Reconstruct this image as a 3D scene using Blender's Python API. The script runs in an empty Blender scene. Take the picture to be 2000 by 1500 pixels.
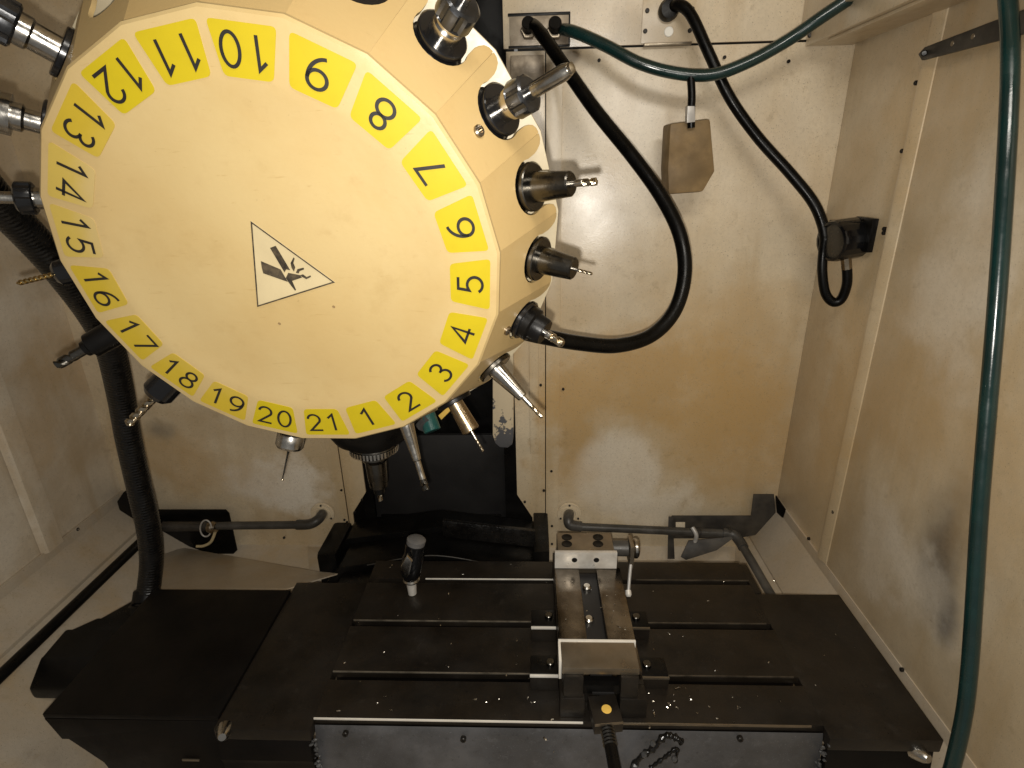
import bpy, bmesh, math, random
from mathutils import Matrix, Vector
random.seed(7)
SC = bpy.context.scene
COL = SC.collection
PI = math.pi

# ------------------------------------------------------------------ camera
F = 1095.0
CAM = Vector((0, 0, .84))
RW = Matrix(((0.99919268, -0.00763442, -0.0394424),
             (0.0340662, -0.35939841, 0.93256221),
             (-0.02129511, -0.93315299, -0.35884818)))
cd = bpy.data.cameras.new('camera'); cam = bpy.data.objects.new('camera', cd); COL.objects.link(cam)
cd.sensor_fit = 'HORIZONTAL'; cd.sensor_width = 36; cd.lens = F / 2000 * 36
cd.clip_start = .01; cd.clip_end = 50
right = RW @ Vector((1, 0, 0)); up = RW @ Vector((0, -1, 0)); back = RW @ Vector((0, 0, -1))
cam.matrix_world = Matrix.Translation(CAM) @ Matrix((right, up, back)).transposed().to_4x4()
SC.camera = cam

# ------------------------------------------------------------------ light
SC.view_settings.view_transform = 'Standard'; SC.view_settings.look = 'None'
SC.view_settings.exposure = 0; SC.view_settings.gamma = 1
w = bpy.data.worlds.new('World'); SC.world = w; w.use_nodes = True
w.node_tree.nodes['Background'].inputs[0].default_value = (1, .97, .92, 1)
w.node_tree.nodes['Background'].inputs[1].default_value = .20
# the phone's flash, beside the lens
fl = bpy.data.lights.new('phone_flash', 'SPOT'); flo = bpy.data.objects.new('phone_flash', fl); COL.objects.link(flo)
fl.energy = 29; fl.color = (1, .95, .87); fl.spot_size = math.radians(172); fl.spot_blend = .9; fl.shadow_soft_size = .004
aim = RW @ Vector((60, -30, F))
flo.matrix_world = Matrix.Translation(CAM + right * -.006 + up * -.018) @ aim.to_track_quat('-Z', 'Y').to_matrix().to_4x4()
# unseen fill light, added above the camera to lift the back wall
wl = bpy.data.lights.new('fill_light', 'AREA'); wlo = bpy.data.objects.new('fill_light', wl); COL.objects.link(wlo)
wl.shape = 'RECTANGLE'; wl.size = .5; wl.size_y = .12; wl.energy = 4.5; wl.color = (1, .94, .84)
wlo.matrix_world = Matrix.Translation((.25, .12, 1.38)) @ Vector((.1, 1.1, -.9)).to_track_quat('-Z', 'Y').to_matrix().to_4x4()

def ray(u, v): return RW @ Vector((u - 1000, v - 750, F))
def P(u, v, ax, val):
    d = ray(u, v); return CAM + d * ((val - CAM[ax]) / d[ax])
YB, XR, XL = 1.38, .68, -1.21
def B(u, v, y=YB): return P(u, v, 1, y)
def Zp(u, v, z=0): return P(u, v, 2, z)
def hit(u, v, o, n):
    d = ray(u, v); return CAM + d * ((o - CAM).dot(n) / d.dot(n))

# ------------------------------------------------------------------ materials
class NT:
    def __init__(s, name):
        s.m = bpy.data.materials.new(name); s.m.use_nodes = True
        s.t = s.m.node_tree; s.b = s.t.nodes['Principled BSDF']
        s.co = s.t.nodes.new('ShaderNodeTexCoord').outputs['Object']
    def n(s, typ, **kw):
        nd = s.t.nodes.new('ShaderNode' + typ)
        for k, v in kw.items(): setattr(nd, k, v)
        return nd
    def link(s, a, b): s.t.links.new(a, b)
    def noise(s, scale, detail=4, rough=.55, vec=None, dist=0):
        nd = s.n('TexNoise'); nd.inputs['Scale'].default_value = scale; nd.inputs['Detail'].default_value = detail
        nd.inputs['Roughness'].default_value = rough; nd.inputs['Distortion'].default_value = dist
        s.link(vec or s.co, nd.inputs['Vector']); return nd.outputs['Fac']
    def ramp(s, fac, a, b, va=0., vb=1.):
        nd = s.n('MapRange'); nd.interpolation_type = 'SMOOTHSTEP'
        s.link(fac, nd.inputs[0])
        for i, x in enumerate((a, b, va, vb)): nd.inputs[i + 1].default_value = x
        return nd.outputs[0]
    def mix(s, fac, a, b):
        nd = s.n('Mix'); nd.data_type = 'RGBA'
        if isinstance(fac, (int, float)): nd.inputs[0].default_value = fac
        else: s.link(fac, nd.inputs[0])
        for i, x in ((6, a), (7, b)):
            if isinstance(x, tuple): nd.inputs[i].default_value = (*x, 1)
            else: s.link(x, nd.inputs[i])
        return nd.outputs[2]
    def math(s, op, a, b):
        nd = s.n('Math'); nd.operation = op
        for i, x in enumerate((a, b)):
            if isinstance(x, (int, float)): nd.inputs[i].default_value = x
            else: s.link(x, nd.inputs[i])
        return nd.outputs[0]
    def bump(s, h, strength, dist=.001, normal=None):
        nd = s.n('Bump'); nd.inputs['Strength'].default_value = strength; nd.inputs['Distance'].default_value = dist
        s.link(h, nd.inputs['Height'])
        if normal is not None: s.link(normal, nd.inputs['Normal'])
        return nd.outputs[0]

def pmat(name, col, rough=.5, metal=0., var=.25, vs=18, dirt=None, ds=9, da=.5, spec=.4, bs=300, ba=.15, coat=0., scratch=0):
    s = NT(name); c2 = tuple(x * (1 - var) for x in col); c3 = tuple(min(1, x * (1 + var * .5)) for x in col)
    c = s.mix(s.ramp(s.noise(vs, 6), .3, .7), c2, c3)
    r = s.ramp(s.noise(vs * 1.7, 5), .25, .75, max(.03, rough - .1), min(1, rough + .12))
    if dirt:
        f = s.ramp(s.noise(ds, 8, .65), .5 - .18, .5 + .2, 0, da)
        c = s.mix(f, c, dirt)
    if scratch:
        c = s.mix(s.ramp(s.noise(520, 3, .6), .62, .74, 0, .8), c, tuple(min(1, x * scratch) for x in col))
        c = s.mix(s.ramp(s.noise(95, 5, .7), .58, .72, 0, .5), c, tuple(x * .3 for x in col))
        c = s.mix(s.ramp(s.noise(33, 6, .7), .57, .7, 0, .55), c, tuple(min(1, x * scratch * .7) for x in col))
    s.link(c, s.b.inputs['Base Color']); s.link(r, s.b.inputs['Roughness'])
    s.b.inputs['Metallic'].default_value = metal; s.b.inputs['Specular IOR Level'].default_value = spec
    if coat: s.b.inputs['Coat Weight'].default_value = coat; s.b.inputs['Coat Roughness'].default_value = .12
    if ba: s.link(s.bump(s.noise(bs, 3), ba, .001), s.b.inputs['Normal'])
    return s.m

def wall_mat(name, base, stains, brown=(.48, .34, .17), amt=.75, rough=.30):
    """painted sheet steel with oil film; stains: (centre, radii, colour, amount, softness)"""
    s = NT(name)
    big = s.noise(2.6, 6, .6, dist=.4); mid = s.noise(9, 6, .6); fine = s.noise(140, 4, .6); spk = s.noise(420, 2, .5)
    c = s.mix(s.ramp(mid, .3, .72), base, tuple(x * .86 for x in base))
    mp = s.n('Mapping'); mp.inputs['Scale'].default_value = (9, 9, 1.1); s.link(s.co, mp.inputs[0])
    drip = s.noise(1.4, 5, .6, vec=mp.outputs[0])
    c = s.mix(s.math('MULTIPLY', s.ramp(drip, .45, .72), .5), c, brown)
    c = s.mix(s.math('MULTIPLY', s.ramp(big, .40, .66), amt * .8), c, brown)
    warp = s.n('TexNoise'); warp.inputs['Scale'].default_value = 7; warp.inputs['Detail'].default_value = 8; warp.inputs['Roughness'].default_value = .62
    s.link(s.co, warp.inputs['Vector'])
    wv = s.n('VectorMath', operation='MULTIPLY_ADD'); s.link(warp.outputs['Color'], wv.inputs[0])
    wv.inputs[1].default_value = (.34, .34, .34); wv.inputs[2].default_value = (-.17, -.17, -.17)
    ad = s.n('VectorMath', operation='ADD'); s.link(s.co, ad.inputs[0]); s.link(wv.outputs[0], ad.inputs[1])
    wv2 = s.n('VectorMath', operation='MULTIPLY_ADD'); s.link(warp.outputs['Color'], wv2.inputs[0])
    wv2.inputs[1].default_value = (.07, .07, .07); wv2.inputs[2].default_value = (-.035, -.035, -.035)
    ad2 = s.n('VectorMath', operation='ADD'); s.link(s.co, ad2.inputs[0]); s.link(wv2.outputs[0], ad2.inputs[1])
    for ctr, rad, col, am, soft in stains:
        sb = s.n('VectorMath', operation='SUBTRACT'); s.link((ad2 if min(rad) < .06 or soft < .35 else ad).outputs[0], sb.inputs[0]); sb.inputs[1].default_value = tuple(ctr)
        dv = s.n('VectorMath', operation='DIVIDE'); s.link(sb.outputs[0], dv.inputs[0]); dv.inputs[1].default_value = tuple(rad)
        ln = s.n('VectorMath', operation='LENGTH'); s.link(dv.outputs[0], ln.inputs[0])
        f = s.math('MULTIPLY', s.ramp(ln.outputs['Value'], 1 - soft, 1 + soft * .4, 1, 0), am)
        if am < .95: f = s.math('MULTIPLY', f, s.ramp(mid, .2, .6, .55, 1))
        c = s.mix(f, c, col)
    c = s.mix(s.ramp(spk, .64, .74, 0, .6), c, (.10, .07, .04))
    c = s.mix(s.ramp(s.noise(75, 5, .7), .66, .76, 0, .5), c, (.16, .11, .06))
    c = s.mix(s.ramp(s.noise(28, 7, .72), .56, .72, 0, .3), c, tuple(x * .55 for x in brown))
    c = s.mix(s.ramp(fine, .35, .75, 0, .22), c, tuple(x * .6 for x in base))
    s.link(c, s.b.inputs['Base Color'])
    s.link(s.ramp(mid, .25, .8, rough - .08, rough + .16), s.b.inputs['Roughness'])
    s.b.inputs['Specular IOR Level'].default_value = .6; s.b.inputs['Coat Weight'].default_value = .42; s.b.inputs['Coat Roughness'].default_value = .27
    s.link(s.bump(s.noise(420, 3), .3, .0010), s.b.inputs['Normal'])
    return s.m

CRM = (.73, .61, .425)
BRN = (.52, .335, .135)
CLN = (.84, .77, .65)
SOOT = (.05, .048, .05)
def st(u, v, rx, rz, col, am, soft=.5, y=YB):
    c = B(u, v, y); return (c, (rx, .3, rz), col, am, soft)
def sr(u, v, ry, rz, col, am, soft=.5):
    c = P(u, v, 0, XR); return (c, (.3, ry, rz), col, am, soft)
def sl(u, v, ry, rz, col, am, soft=.5):
    c = P(u, v, 0, XL); return (c, (.3, ry, rz), col, am, soft)
M = {}
M['wall'] = wall_mat('wall_paint', CRM, [
    st(1290, 740, .33, .17, BRN, .94, .6), st(1440, 850, .22, .24, BRN, .9, .7), st(1120, 820, .09, .25, BRN, .85, .6),
    st(1420, 600, .2, .1, BRN, .4, .8), st(1205, 925, .13, .14, CLN, .6, .3), st(1260, 990, .12, .07, CLN, .5, .6),
    st(1180, 300, .25, .3, CLN, .45, .8), st(1500, 250, .25, .3, CLN, .3, .8),
    st(540, 950, .13, .1, CLN, .95, .6), st(330, 900, .16, .1, BRN, .45, .6), st(310, 840, .045, .035, SOOT, .5, .9), st(420, 930, .2, .1, BRN, .4, .8),
    st(1050, 80, .2, .06, (.25, .2, .14), .5, .7), st(1305, 60, .12, .09, (.3, .22, .13), .4, .7), st(1060, 100, .06, .05, (.2, .17, .13), .5, .6)])
M['wall_r'] = wall_mat('wall_paint_right', tuple(x * .9 for x in CRM), [
    sr(1850, 1060, .055, .15, SOOT, .75, .95), sr(1850, 1212, .028, .05, SOOT, .94, .8), sr(1840, 1150, .05, .08, SOOT, .6, .9),
    sr(1760, 780, .16, .18, BRN, .55, .7), sr(1640, 800, .1, .3, BRN, .6, .6), sr(1760, 1100, .16, .1, CLN, .6, .6),
    sr(1880, 560, .12, .18, CLN, .6, .7), sr(1800, 200, .2, .15, BRN, .5, .7), sr(1950, 900, .1, .2, BRN, .4, .7)], rough=.42)
M['wall_l'] = wall_mat('wall_paint_left', (.78, .69, .55), [
    sl(30, 620, .12, .14, CLN, .5, .7), sl(20, 1040, .1, .07, CLN, .7, .7), sl(120, 700, .14, .14, BRN, .6, .7), sl(60, 850, .12, .1, BRN, .5, .7),
    sl(180, 560, .12, .14, (.22, .16, .08), .6, .7)], rough=.45)
M['pan'] = wall_mat('pan_paint', (.53, .46, .36), [(Vector((-.95, .62, -.4)), (.12, .12, .3), (.2, .18, .17), .6, .8)], amt=.5, rough=.4)
def turret_mat(name, base, edge):
    s = NT(name)
    a = s.noise(5, 5, .6); b = s.noise(38, 6, .65); f = s.noise(260, 3, .5)
    c = s.mix(s.ramp(a, .35, .7), base, tuple(x * y for x, y in zip(base, (.93, .88, .8))))
    c = s.mix(s.ramp(b, .56, .8, 0, .35), c, edge)
    mp = s.n('Mapping'); mp.inputs['Rotation'].default_value = (0, 0, .6); mp.inputs['Scale'].default_value = (14, 160, 30); s.link(s.co, mp.inputs[0])
    sc = s.noise(3, 3, .5, vec=mp.outputs[0], dist=.6)
    c = s.mix(s.ramp(sc, .66, .76, 0, .45), c, edge)
    c = s.mix(s.ramp(s.noise(14, 7, .7), .52, .75, 0, .35), c, edge)
    c = s.mix(s.ramp(f, .72, .8, 0, .4), c, tuple(x * .5 for x in edge))
    s.link(c, s.b.inputs['Base Color'])
    s.link(s.ramp(b, .3, .7, .36, .5), s.b.inputs['Roughness'])
    s.link(s.bump(s.noise(170, 3), .12, .001), s.b.inputs['Normal'])
    return s.m
M['turret'] = turret_mat('turret_cream', (.42, .315, .148), (.30, .200, .075))
M['turret_side'] = turret_mat('turret_side_cream', (.40, .285, .125), (.28, .18, .065))
M['plate_edge'] = turret_mat('rear_plate_cream', (.38, .33, .23), (.30, .22, .12))
def label_mat(name, col, fade):
    s = NT(name); n1 = s.noise(60, 5, .6)
    c = s.mix(s.ramp(n1, .4, .75, 0, .3), col, tuple(x * .85 for x in col))
    if fade > 0:
        sx = s.n('SeparateXYZ'); s.link(s.co, sx.inputs[0])
        # local x runs outwards: the ink has rubbed off towards the hub
        g = s.ramp(s.math('ADD', sx.outputs['X'], s.math('MULTIPLY', s.noise(30, 4), .03)), .183, .213, fade, fade * .35)
        c = s.mix(g, c, (.42, .315, .148))
    s.link(c, s.b.inputs['Base Color']); s.b.inputs['Roughness'].default_value = .42
    return s.m
YEL = (.39, .30, .005)
M['yel'] = label_mat('label_yellow', YEL, 0)
M['yel2'] = label_mat('label_yellow_dull', (.39, .275, .010), .2)
M['yel3'] = label_mat('label_yellow_worn', (.40, .285, .025), .8)
M['ink'] = pmat('black_ink', (.012, .010, .008), .5, var=.3, ba=0)
M['sticker'] = pmat('sticker_pale', (.44, .36, .21), .38, var=.08, ba=.05)
M['inkworn'] = pmat('black_ink_worn', (.015, .012, .009), .5, var=.3, dirt=(.3, .22, .12), ds=90, da=.22, ba=0)
M['black'] = pmat('black_oiled', (.003, .0028, .0026), .34, var=.4, dirt=(.008, .007, .006), ds=14, spec=.2)
M['blackgloss'] = pmat('black_oxide_gloss', (.006, .006, .0065), .16, .0, var=.3, spec=.45, coat=.15, ba=.05)
M['table'] = pmat('table_iron', (.013, .011, .009), .36, .1, spec=.28, scratch=3.2, var=.5, vs=11, dirt=(.026, .019, .012), ds=6, da=.6, bs=160, ba=.2)
M['tabledark'] = pmat('cover_black', (.003, .0026, .0022), .48, .0, scratch=2.5, spec=.16, var=.5, vs=7, dirt=(.011, .008, .006), ds=4, da=.6, bs=160, ba=.15)
M['apron'] = pmat('apron_steel', (.15, .15, .157), .42, .4, scratch=1.5, var=.35, vs=9, dirt=(.06, .058, .055), ds=7, da=.7, bs=120, ba=.15)
M['wayplate'] = pmat('way_cover_steel', (.022, .021, .021), .45, .1, var=.3, vs=6, dirt=(.015, .014, .013), ds=5, da=.6)
M['steel'] = pmat('ground_steel', (.58, .56, .52), .22, 1, var=.25, vs=40, dirt=(.20, .165, .115), ds=22, da=.55, bs=400, ba=.08)
M['steeldark'] = pmat('worn_steel', (.145, .137, .122), .24, 1, var=.35, vs=30, dirt=(.055, .045, .032), ds=18, da=.7, ba=.1)
M['bronze'] = pmat('stained_steel', (.46, .37, .24), .3, 1, var=.3, vs=35, dirt=(.25, .14, .05), ds=16, da=.7)
M['bed'] = pmat('vise_bed_steel', (.24, .21, .175), .2, 1, scratch=1.4, var=.3, vs=26, dirt=(.09, .072, .052), ds=14, da=.7, bs=300, ba=.1)
M['jaw'] = pmat('vise_jaw_steel', (.27, .23, .175), .34, .8, var=.25, vs=20, dirt=(.2, .15, .09), ds=12, da=.5)
M['bright'] = pmat('bright_edge', (.86, .82, .74), .38, .25, var=.12, ba=.05)
M['jawplate'] = pmat('jaw_plate_steel', (.78, .75, .69), .36, .3, var=.15, vs=30, dirt=(.35, .30, .23), ds=16, da=.5, ba=.06)
M['wornedge'] = pmat('worn_edge', (.15, .13, .10), .36, .3, var=.5, vs=30, ba=0)
M['duledge'] = pmat('dull_edge', (.08, .065, .047), .36, .3, var=.5, vs=30, ba=0)
M['nickel'] = pmat('black_nickel', (.085, .087, .092), .2, .9, var=.3, vs=40, ba=.05)
M['drill'] = pmat('drill_steel', (.50, .43, .32), .2, 1, var=.3, vs=60, ba=0)
M['gold'] = pmat('drill_titanium', (.60, .44, .20), .22, 1, var=.3, vs=60, ba=0)
M['hosegreen'] = pmat('green_hose', (.006, .027, .025), .2, var=.25, spec=.6, dirt=(.010, .016, .015), ds=10, da=.5, ba=.06)
M['hoseblack'] = pmat('black_rubber', (.0025, .0023, .002), .3, var=.3, spec=.18, dirt=(.005, .0045, .004), ds=30, da=.4)
M['corr'] = pmat('corrugated_black', (.004, .0037, .0034), .26, var=.5, spec=.4, dirt=(.015, .013, .011), ds=60, da=.5, bs=160, ba=1.0)
M['pipe'] = pmat('grey_pipe', (.085, .08, .072), .38, .1, var=.35, dirt=(.03, .026, .02), ds=12, da=.7)
M['soot'] = pmat('sooty_plate', (.028, .025, .022), .5, var=.5, vs=16, dirt=(.10, .085, .065), ds=11, da=.6)
M['block'] = pmat('oil_soaked_box', (.27, .18, .080), .62, var=.4, vs=14, dirt=(.11, .068, .026), ds=10, da=.7, bs=90, ba=.3)
M['tape'] = pmat('silver_tape', (.5, .48, .45), .4, .2, var=.2)
M['white'] = pmat('white_plug', (.85, .82, .74), .4, var=.05, ba=0)
M['dirtyplate'] = pmat('dirty_cream_plate', (.42, .35, .26), .32, .2, var=.3, dirt=(.12, .09, .06), ds=22, da=.8)
M['capgrey'] = pmat('grey_cap', (.15, .145, .14), .4, var=.2)
M['lens'] = pmat('dirty_lens', (.030, .026, .02), .2, var=.3, coat=.4, ba=.05)
M['bolt'] = pmat('dark_bolt', (.022, .019, .016), .4, .4, var=.3, ba=0)
M['bolt2'] = pmat('zinc_bolt', (.36, .30, .22), .3, 1, var=.3, ba=0)
M['yellowpaint'] = pmat('yellow_mark', (.78, .50, .10), .5, var=.15)
M['chip'] = pmat('chip_metal', (.7, .66, .58), .25, 1, var=.2, ba=0)
M['grime'] = pmat('grey_grime', (.08, .08, .08), .35, .2, var=.4)
M['fit_green'] = pmat('green_fitting', (.02, .10, .09), .3, var=.3)
M['chipped'] = None
def chipped():
    s = NT('chipped_cream_paint'); n1 = s.noise(26, 6, .65)
    sx = s.n('SeparateXYZ'); s.link(s.co, sx.inputs[0])
    f = s.ramp(s.math('ADD', n1, s.ramp(sx.outputs['Z'], .12, .30, .13, -.10)), .50, .53)
    c = s.mix(f, (.60, .50, .34), (.10, .10, .105)); s.link(c, s.b.inputs['Base Color'])
    s.b.inputs['Roughness'].default_value = .45; s.link(s.bump(f, -.5, .001), s.b.inputs['Normal']); return s.m
M['chipped'] = chipped()

# ------------------------------------------------------------------ object helpers
WORLD = {}
def par(o, p, basis=None):
    WORLD[o] = basis.copy() if basis is not None else Matrix.Identity(4)
    if basis is not None: o.matrix_basis = basis
    if p is not None:
        o.parent = p; o.matrix_parent_inverse = WORLD[p].inverted()
def tag(o, label=None, cat=None, group=None, kind=None):
    if label: o['label'] = label
    if cat: o['category'] = cat
    if group: o['group'] = group
    if kind: o['kind'] = kind
    return o
def thing(name, loc, label, cat, group=None, basis=None, kind=None):
    o = bpy.data.objects.new(name, None); COL.objects.link(o); o.empty_display_size = .02
    par(o, None, basis if basis is not None else Matrix.Translation(Vector(loc))); tag(o, label, cat, group, kind); return o
def link(name, me, mat, parent=None, basis=None):
    o = bpy.data.objects.new(name, me); COL.objects.link(o)
    if mat and not me.materials: me.materials.append(mat)
    par(o, parent, basis); return o
def finish(bm, name, smooth=None, bevel=0, bseg=2):
    bmesh.ops.recalc_face_normals(bm, faces=bm.faces)
    if bevel: 
        es = [e for e in bm.edges if len(e.link_faces) == 2 and e.calc_face_angle(0) > .35]
        bmesh.ops.bevel(bm, geom=es, offset=bevel, segments=bseg, affect='EDGES', profile=.6, clamp_overlap=True)
    me = bpy.data.meshes.new(name); bm.to_mesh(me); bm.free()
    if smooth is not None:
        for p in me.polygons: p.use_smooth = True
        me.set_sharp_from_angle(angle=smooth)
    return me
def mesh_from(name, verts, faces, smooth=None, bevel=0):
    bm = bmesh.new(); vs = [bm.verts.new(v) for v in verts]
    for f in faces: bm.faces.new([vs[i] for i in f])
    return finish(bm, name, smooth, bevel)
def box(name, x0, x1, y0, y1, z0, z1, mat, parent=None, bevel=.0015, basis=None, smooth=.7):
    v = [(x, y, z) for x in (x0, x1) for y in (y0, y1) for z in (z0, z1)]
    f = [(0, 1, 3, 2), (4, 6, 7, 5), (0, 4, 5, 1), (2, 3, 7, 6), (0, 2, 6, 4), (1, 5, 7, 3)]
    return link(name, mesh_from(name, v, f, smooth, bevel), mat, parent, basis)
def prism(name, pts, vec, mat, parent=None, bevel=.001, basis=None, smooth=.6):
    """polygon extruded along vec"""
    bm = bmesh.new(); vec = Vector(vec)
    a = [bm.verts.new(Vector(p)) for p in pts]; b = [bm.verts.new(Vector(p) + vec) for p in pts]
    n = len(pts); bm.faces.new(a); bm.faces.new(b[::-1])
    for i in range(n): bm.faces.new((a[i], b[i], b[(i + 1) % n], a[(i + 1) % n]))
    return link(name, finish(bm, name, smooth, bevel), mat, parent, basis)
def lathe_mesh(name, prof, seg=32, smooth=.6, poly=None):
    """prof: (r, z) list along local Z"""
    bm = bmesh.new(); rings = []
    for r, z in prof:
        if r < 1e-6: rings.append([bm.verts.new((0, 0, z))])
        else: rings.append([bm.verts.new((r * math.cos(2 * PI * i / seg), r * math.sin(2 * PI * i / seg), z)) for i in range(seg)])
    for a, b in zip(rings, rings[1:]):
        for i in range(seg):
            j = (i + 1) % seg
            if len(a) == 1 and len(b) == 1: continue
            if len(a) == 1: bm.faces.new((a[0], b[i], b[j]))
            elif len(b) == 1: bm.faces.new((a[i], a[j], b[0]))
            else: bm.faces.new((a[i], a[j], b[j], b[i]))
    return finish(bm, name, smooth)
def lathe(name, prof, mat, parent=None, basis=None, seg=32, smooth=.6):
    return link(name, lathe_mesh(name, prof, seg, smooth), mat, parent, basis)
def axis(loc, d, roll=0):
    d = Vector(d).normalized()
    return Matrix.Translation(Vector(loc)) @ d.to_track_quat('Z', 'Y').to_matrix().to_4x4() @ Matrix.Rotation(roll, 4, 'Z')
def cyl(name, a, b, r, mat, parent=None, seg=20, ch=.0012, r2=None):
    a, b = Vector(a), Vector(b); L = (b - a).length; r2 = r if r2 is None else r2; ch = min(ch, L * .3, r * .5)
    return lathe(name, [(0, 0), (r - ch, 0), (r, ch), (r2, L - ch), (r2 - ch, L), (0, L)], mat, parent, axis(a, b - a), seg)
def catmull(pts, n=10):
    pts = [Vector(p) for p in pts]; out = []
    for i in range(len(pts) - 1):
        p0 = pts[max(0, i - 1)]; p1 = pts[i]; p2 = pts[i + 1]; p3 = pts[min(len(pts) - 1, i + 2)]
        for k in range(n):
            t = k / n
            out.append(.5 * ((2 * p1) + (p2 - p0) * t + (2 * p0 - 5 * p1 + 4 * p2 - p3) * t * t + (3 * p1 - p0 - 3 * p2 + p3) * t ** 3))
    out.append(pts[-1]); return out
def tube(name, pts, r, mat, parent=None, seg=14, n=10, rib=0, pitch=.012, smooth=.9):
    c = catmull(pts, n)
    if rib:   # resample evenly for the corrugation
        d = [0]
        for a, b in zip(c, c[1:]): d.append(d[-1] + (b - a).length)
        step = pitch / 4; out = []; j = 0; s_ = 0
        while s_ < d[-1]:
            while d[j + 1] < s_: j += 1
            out.append(c[j].lerp(c[j + 1], (s_ - d[j]) / max(1e-9, d[j + 1] - d[j]))); s_ += step
        c = out
    bm = bmesh.new(); rings = []
    t0 = (c[1] - c[0]).normalized(); nrm = t0.orthogonal().normalized()
    for i, p in enumerate(c):
        t = (c[min(i + 1, len(c) - 1)] - c[max(i - 1, 0)]).normalized()
        nrm = (nrm - t * nrm.dot(t)).normalized(); bi = t.cross(nrm)
        rr = r * (1 + rib * (0, .7, 1, .7)[i % 4]) if rib else (r(i / (len(c) - 1)) if callable(r) else r)
        rings.append([bm.verts.new(p + (nrm * math.cos(2 * PI * k / seg) + bi * math.sin(2 * PI * k / seg)) * rr) for k in range(seg)])
    for a, b in zip(rings, rings[1:]):
        for k in range(seg): bm.faces.new((a[k], a[(k + 1) % seg], b[(k + 1) % seg], b[k]))
    bm.faces.new(rings[0]); bm.faces.new(rings[-1])
    return link(name, finish(bm, name, smooth), mat, parent)
def hexnut(name, loc, d, af, h, mat, parent, hole=0, roll=0):
    prof = [(0, 0), (af * .5, 0), (af * .577, h * .12), (af * .577, h * .85), (af * .5, h), (hole, h), (hole, h * .5), (0, h * .5)] if hole else \
           [(0, 0), (af * .5, 0), (af * .577, h * .12), (af * .577, h * .85), (af * .5, h), (0, h)]
    return lathe(name, prof, mat, parent, axis(loc, d, roll), 6, .3)
BOLT = lathe_mesh('bolt', [(0, -.002), (.0045, -.002), (.0045, .003), (.0035, .004), (.002, .004), (.002, .002), (0, .002)], 10)
BOLT.materials.append(M['bolt'])
def bolt(loc, d, parent, s=1.0): return link('bolt', BOLT, None, parent, axis(loc, d) @ Matrix.Scale(s, 4))

# ------------------------------------------------------------------ the enclosure
wb = thing('wall_back', (0, YB, 0), None, None, kind='structure')
z0, zt = -.21, 1.6
prism('panel', [(XL, YB, z0), (-.572, YB, z0), (-.572, YB, zt), (XL, YB, zt)], (0, .004, 0), M['wall'], wb, .0005)
prism('panel', [(.062, YB, z0), (XR, YB, z0), (XR, YB, 1.075), (.062, YB, 1.075)], (0, .004, 0), M['wall'], wb, .0005)
prism('panel', [(-.06, YB - .003, 1.079), (XR, YB - .003, 1.079), (XR, YB - .003, zt), (-.06, YB - .003, zt)], (0, .007, 0), M['wall'], wb, .001)
prism('joint_strip', [(-.582, YB - .006, z0), (-.548, YB - .006, z0), (-.548, YB - .006, zt), (-.582, YB - .006, zt)], (0, .005, 0), M['wall'], wb, .0012)
prism('joint_strip', [(-.546, YB - .004, z0), (-.546, YB - .004, zt), (-.486, YB - .004, zt), (-.486, YB - .004, -.02), (-.532, YB - .004, -.09), (-.535, YB - .004, z0)], (0, .006, 0), M['wall'], wb, .0012)
prism('joint_strip', [(.031, YB - .006, z0), (.067, YB - .006, z0), (.067, YB - .006, 1.074), (.031, YB - .006, 1.074)], (0, .005, 0), M['wall'], wb, .0012)
prism('joint_strip', [(.029, YB - .003, z0), (.029, YB - .003, 1.074), (-.055, YB - .003, 1.074), (-.051, YB - .003, -.028), (-.008, YB - .003, -.105), (-.004, YB - .003, z0)], (0, .006, 0), M['wall'], wb, .0012)
prism('joint_strip', [(-.012, YB - .010, .11), (.012, YB - .010, .11), (.012, YB - .010, .62), (-.012, YB - .010, .62)], (0, .006, 0), M['wall'], wb, .0015)
for u, v in ((667, 957), (707, 976), (693, 1000), (673, 1015), (678, 1019), (1025, 980), (1044, 1005), (1078, 1027), (1078, 1062), (1056, 752), (1062, 958), (1077, 920),
             (1170, 118), (1415, 112), (1540, 120), (555, 1050), (1100, 760)):
    bolt(B(u, v, YB - .006), (0, -1, 0), wb, .8)
wr = thing('wall_right', (XR, .6, 0), None, None, kind='structure')
prism('panel', [(XR, 1.105, -.06), (XR, YB + .004, -.06), (XR, YB + .004, 1.6), (XR, 1.105, 1.6)], (.004, 0, 0), M['wall_r'], wr, .0005)
prism('panel', [(XR - .004, -.15, -.06), (XR - .004, 1.098, -.06), (XR - .004, 1.098, 1.6), (XR - .004, -.15, 1.6)], (.004, 0, 0), M['wall_r'], wr, .0005)
# the raised joint: a bright folded rib running up the wall
prism('rib', [(XR - .002, 1.124, -.035), (XR - .013, 1.117, -.035), (XR - .013, 1.110, -.035), (XR - .006, 1.090, -.035), (XR, 1.088, -.035)], (0, 0, 1.64), M['wall_r'], wr, .0015)
prism('flange', [(XR - .006, .2, -.035), (XR - .006, .2, -.062), (.615, .2, -.16), (.615, .2, -.175), (XR, .2, -.075), (XR, .2, -.035)], (0, 1.18, 0), M['pan'], wr, .001)
for u, v in ((1628, 1000), (1580, 1052), (1762, 1308), (1790, 162), (1763, 295), (1728, 447), (1727, 455)):
    bolt(P(u, v, 0, XR - .007), (-1, 0, 0), wr, .9)
wl_ = thing('wall_left', (XL, .6, 0), None, None, kind='structure')
prism('panel', [(XL, -.15, -.03), (XL, YB + .004, -.03), (XL, YB + .004, 1.6), (XL, -.15, 1.6)], (-.004, 0, 0), M['wall_l'], wl_, .0005)
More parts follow.
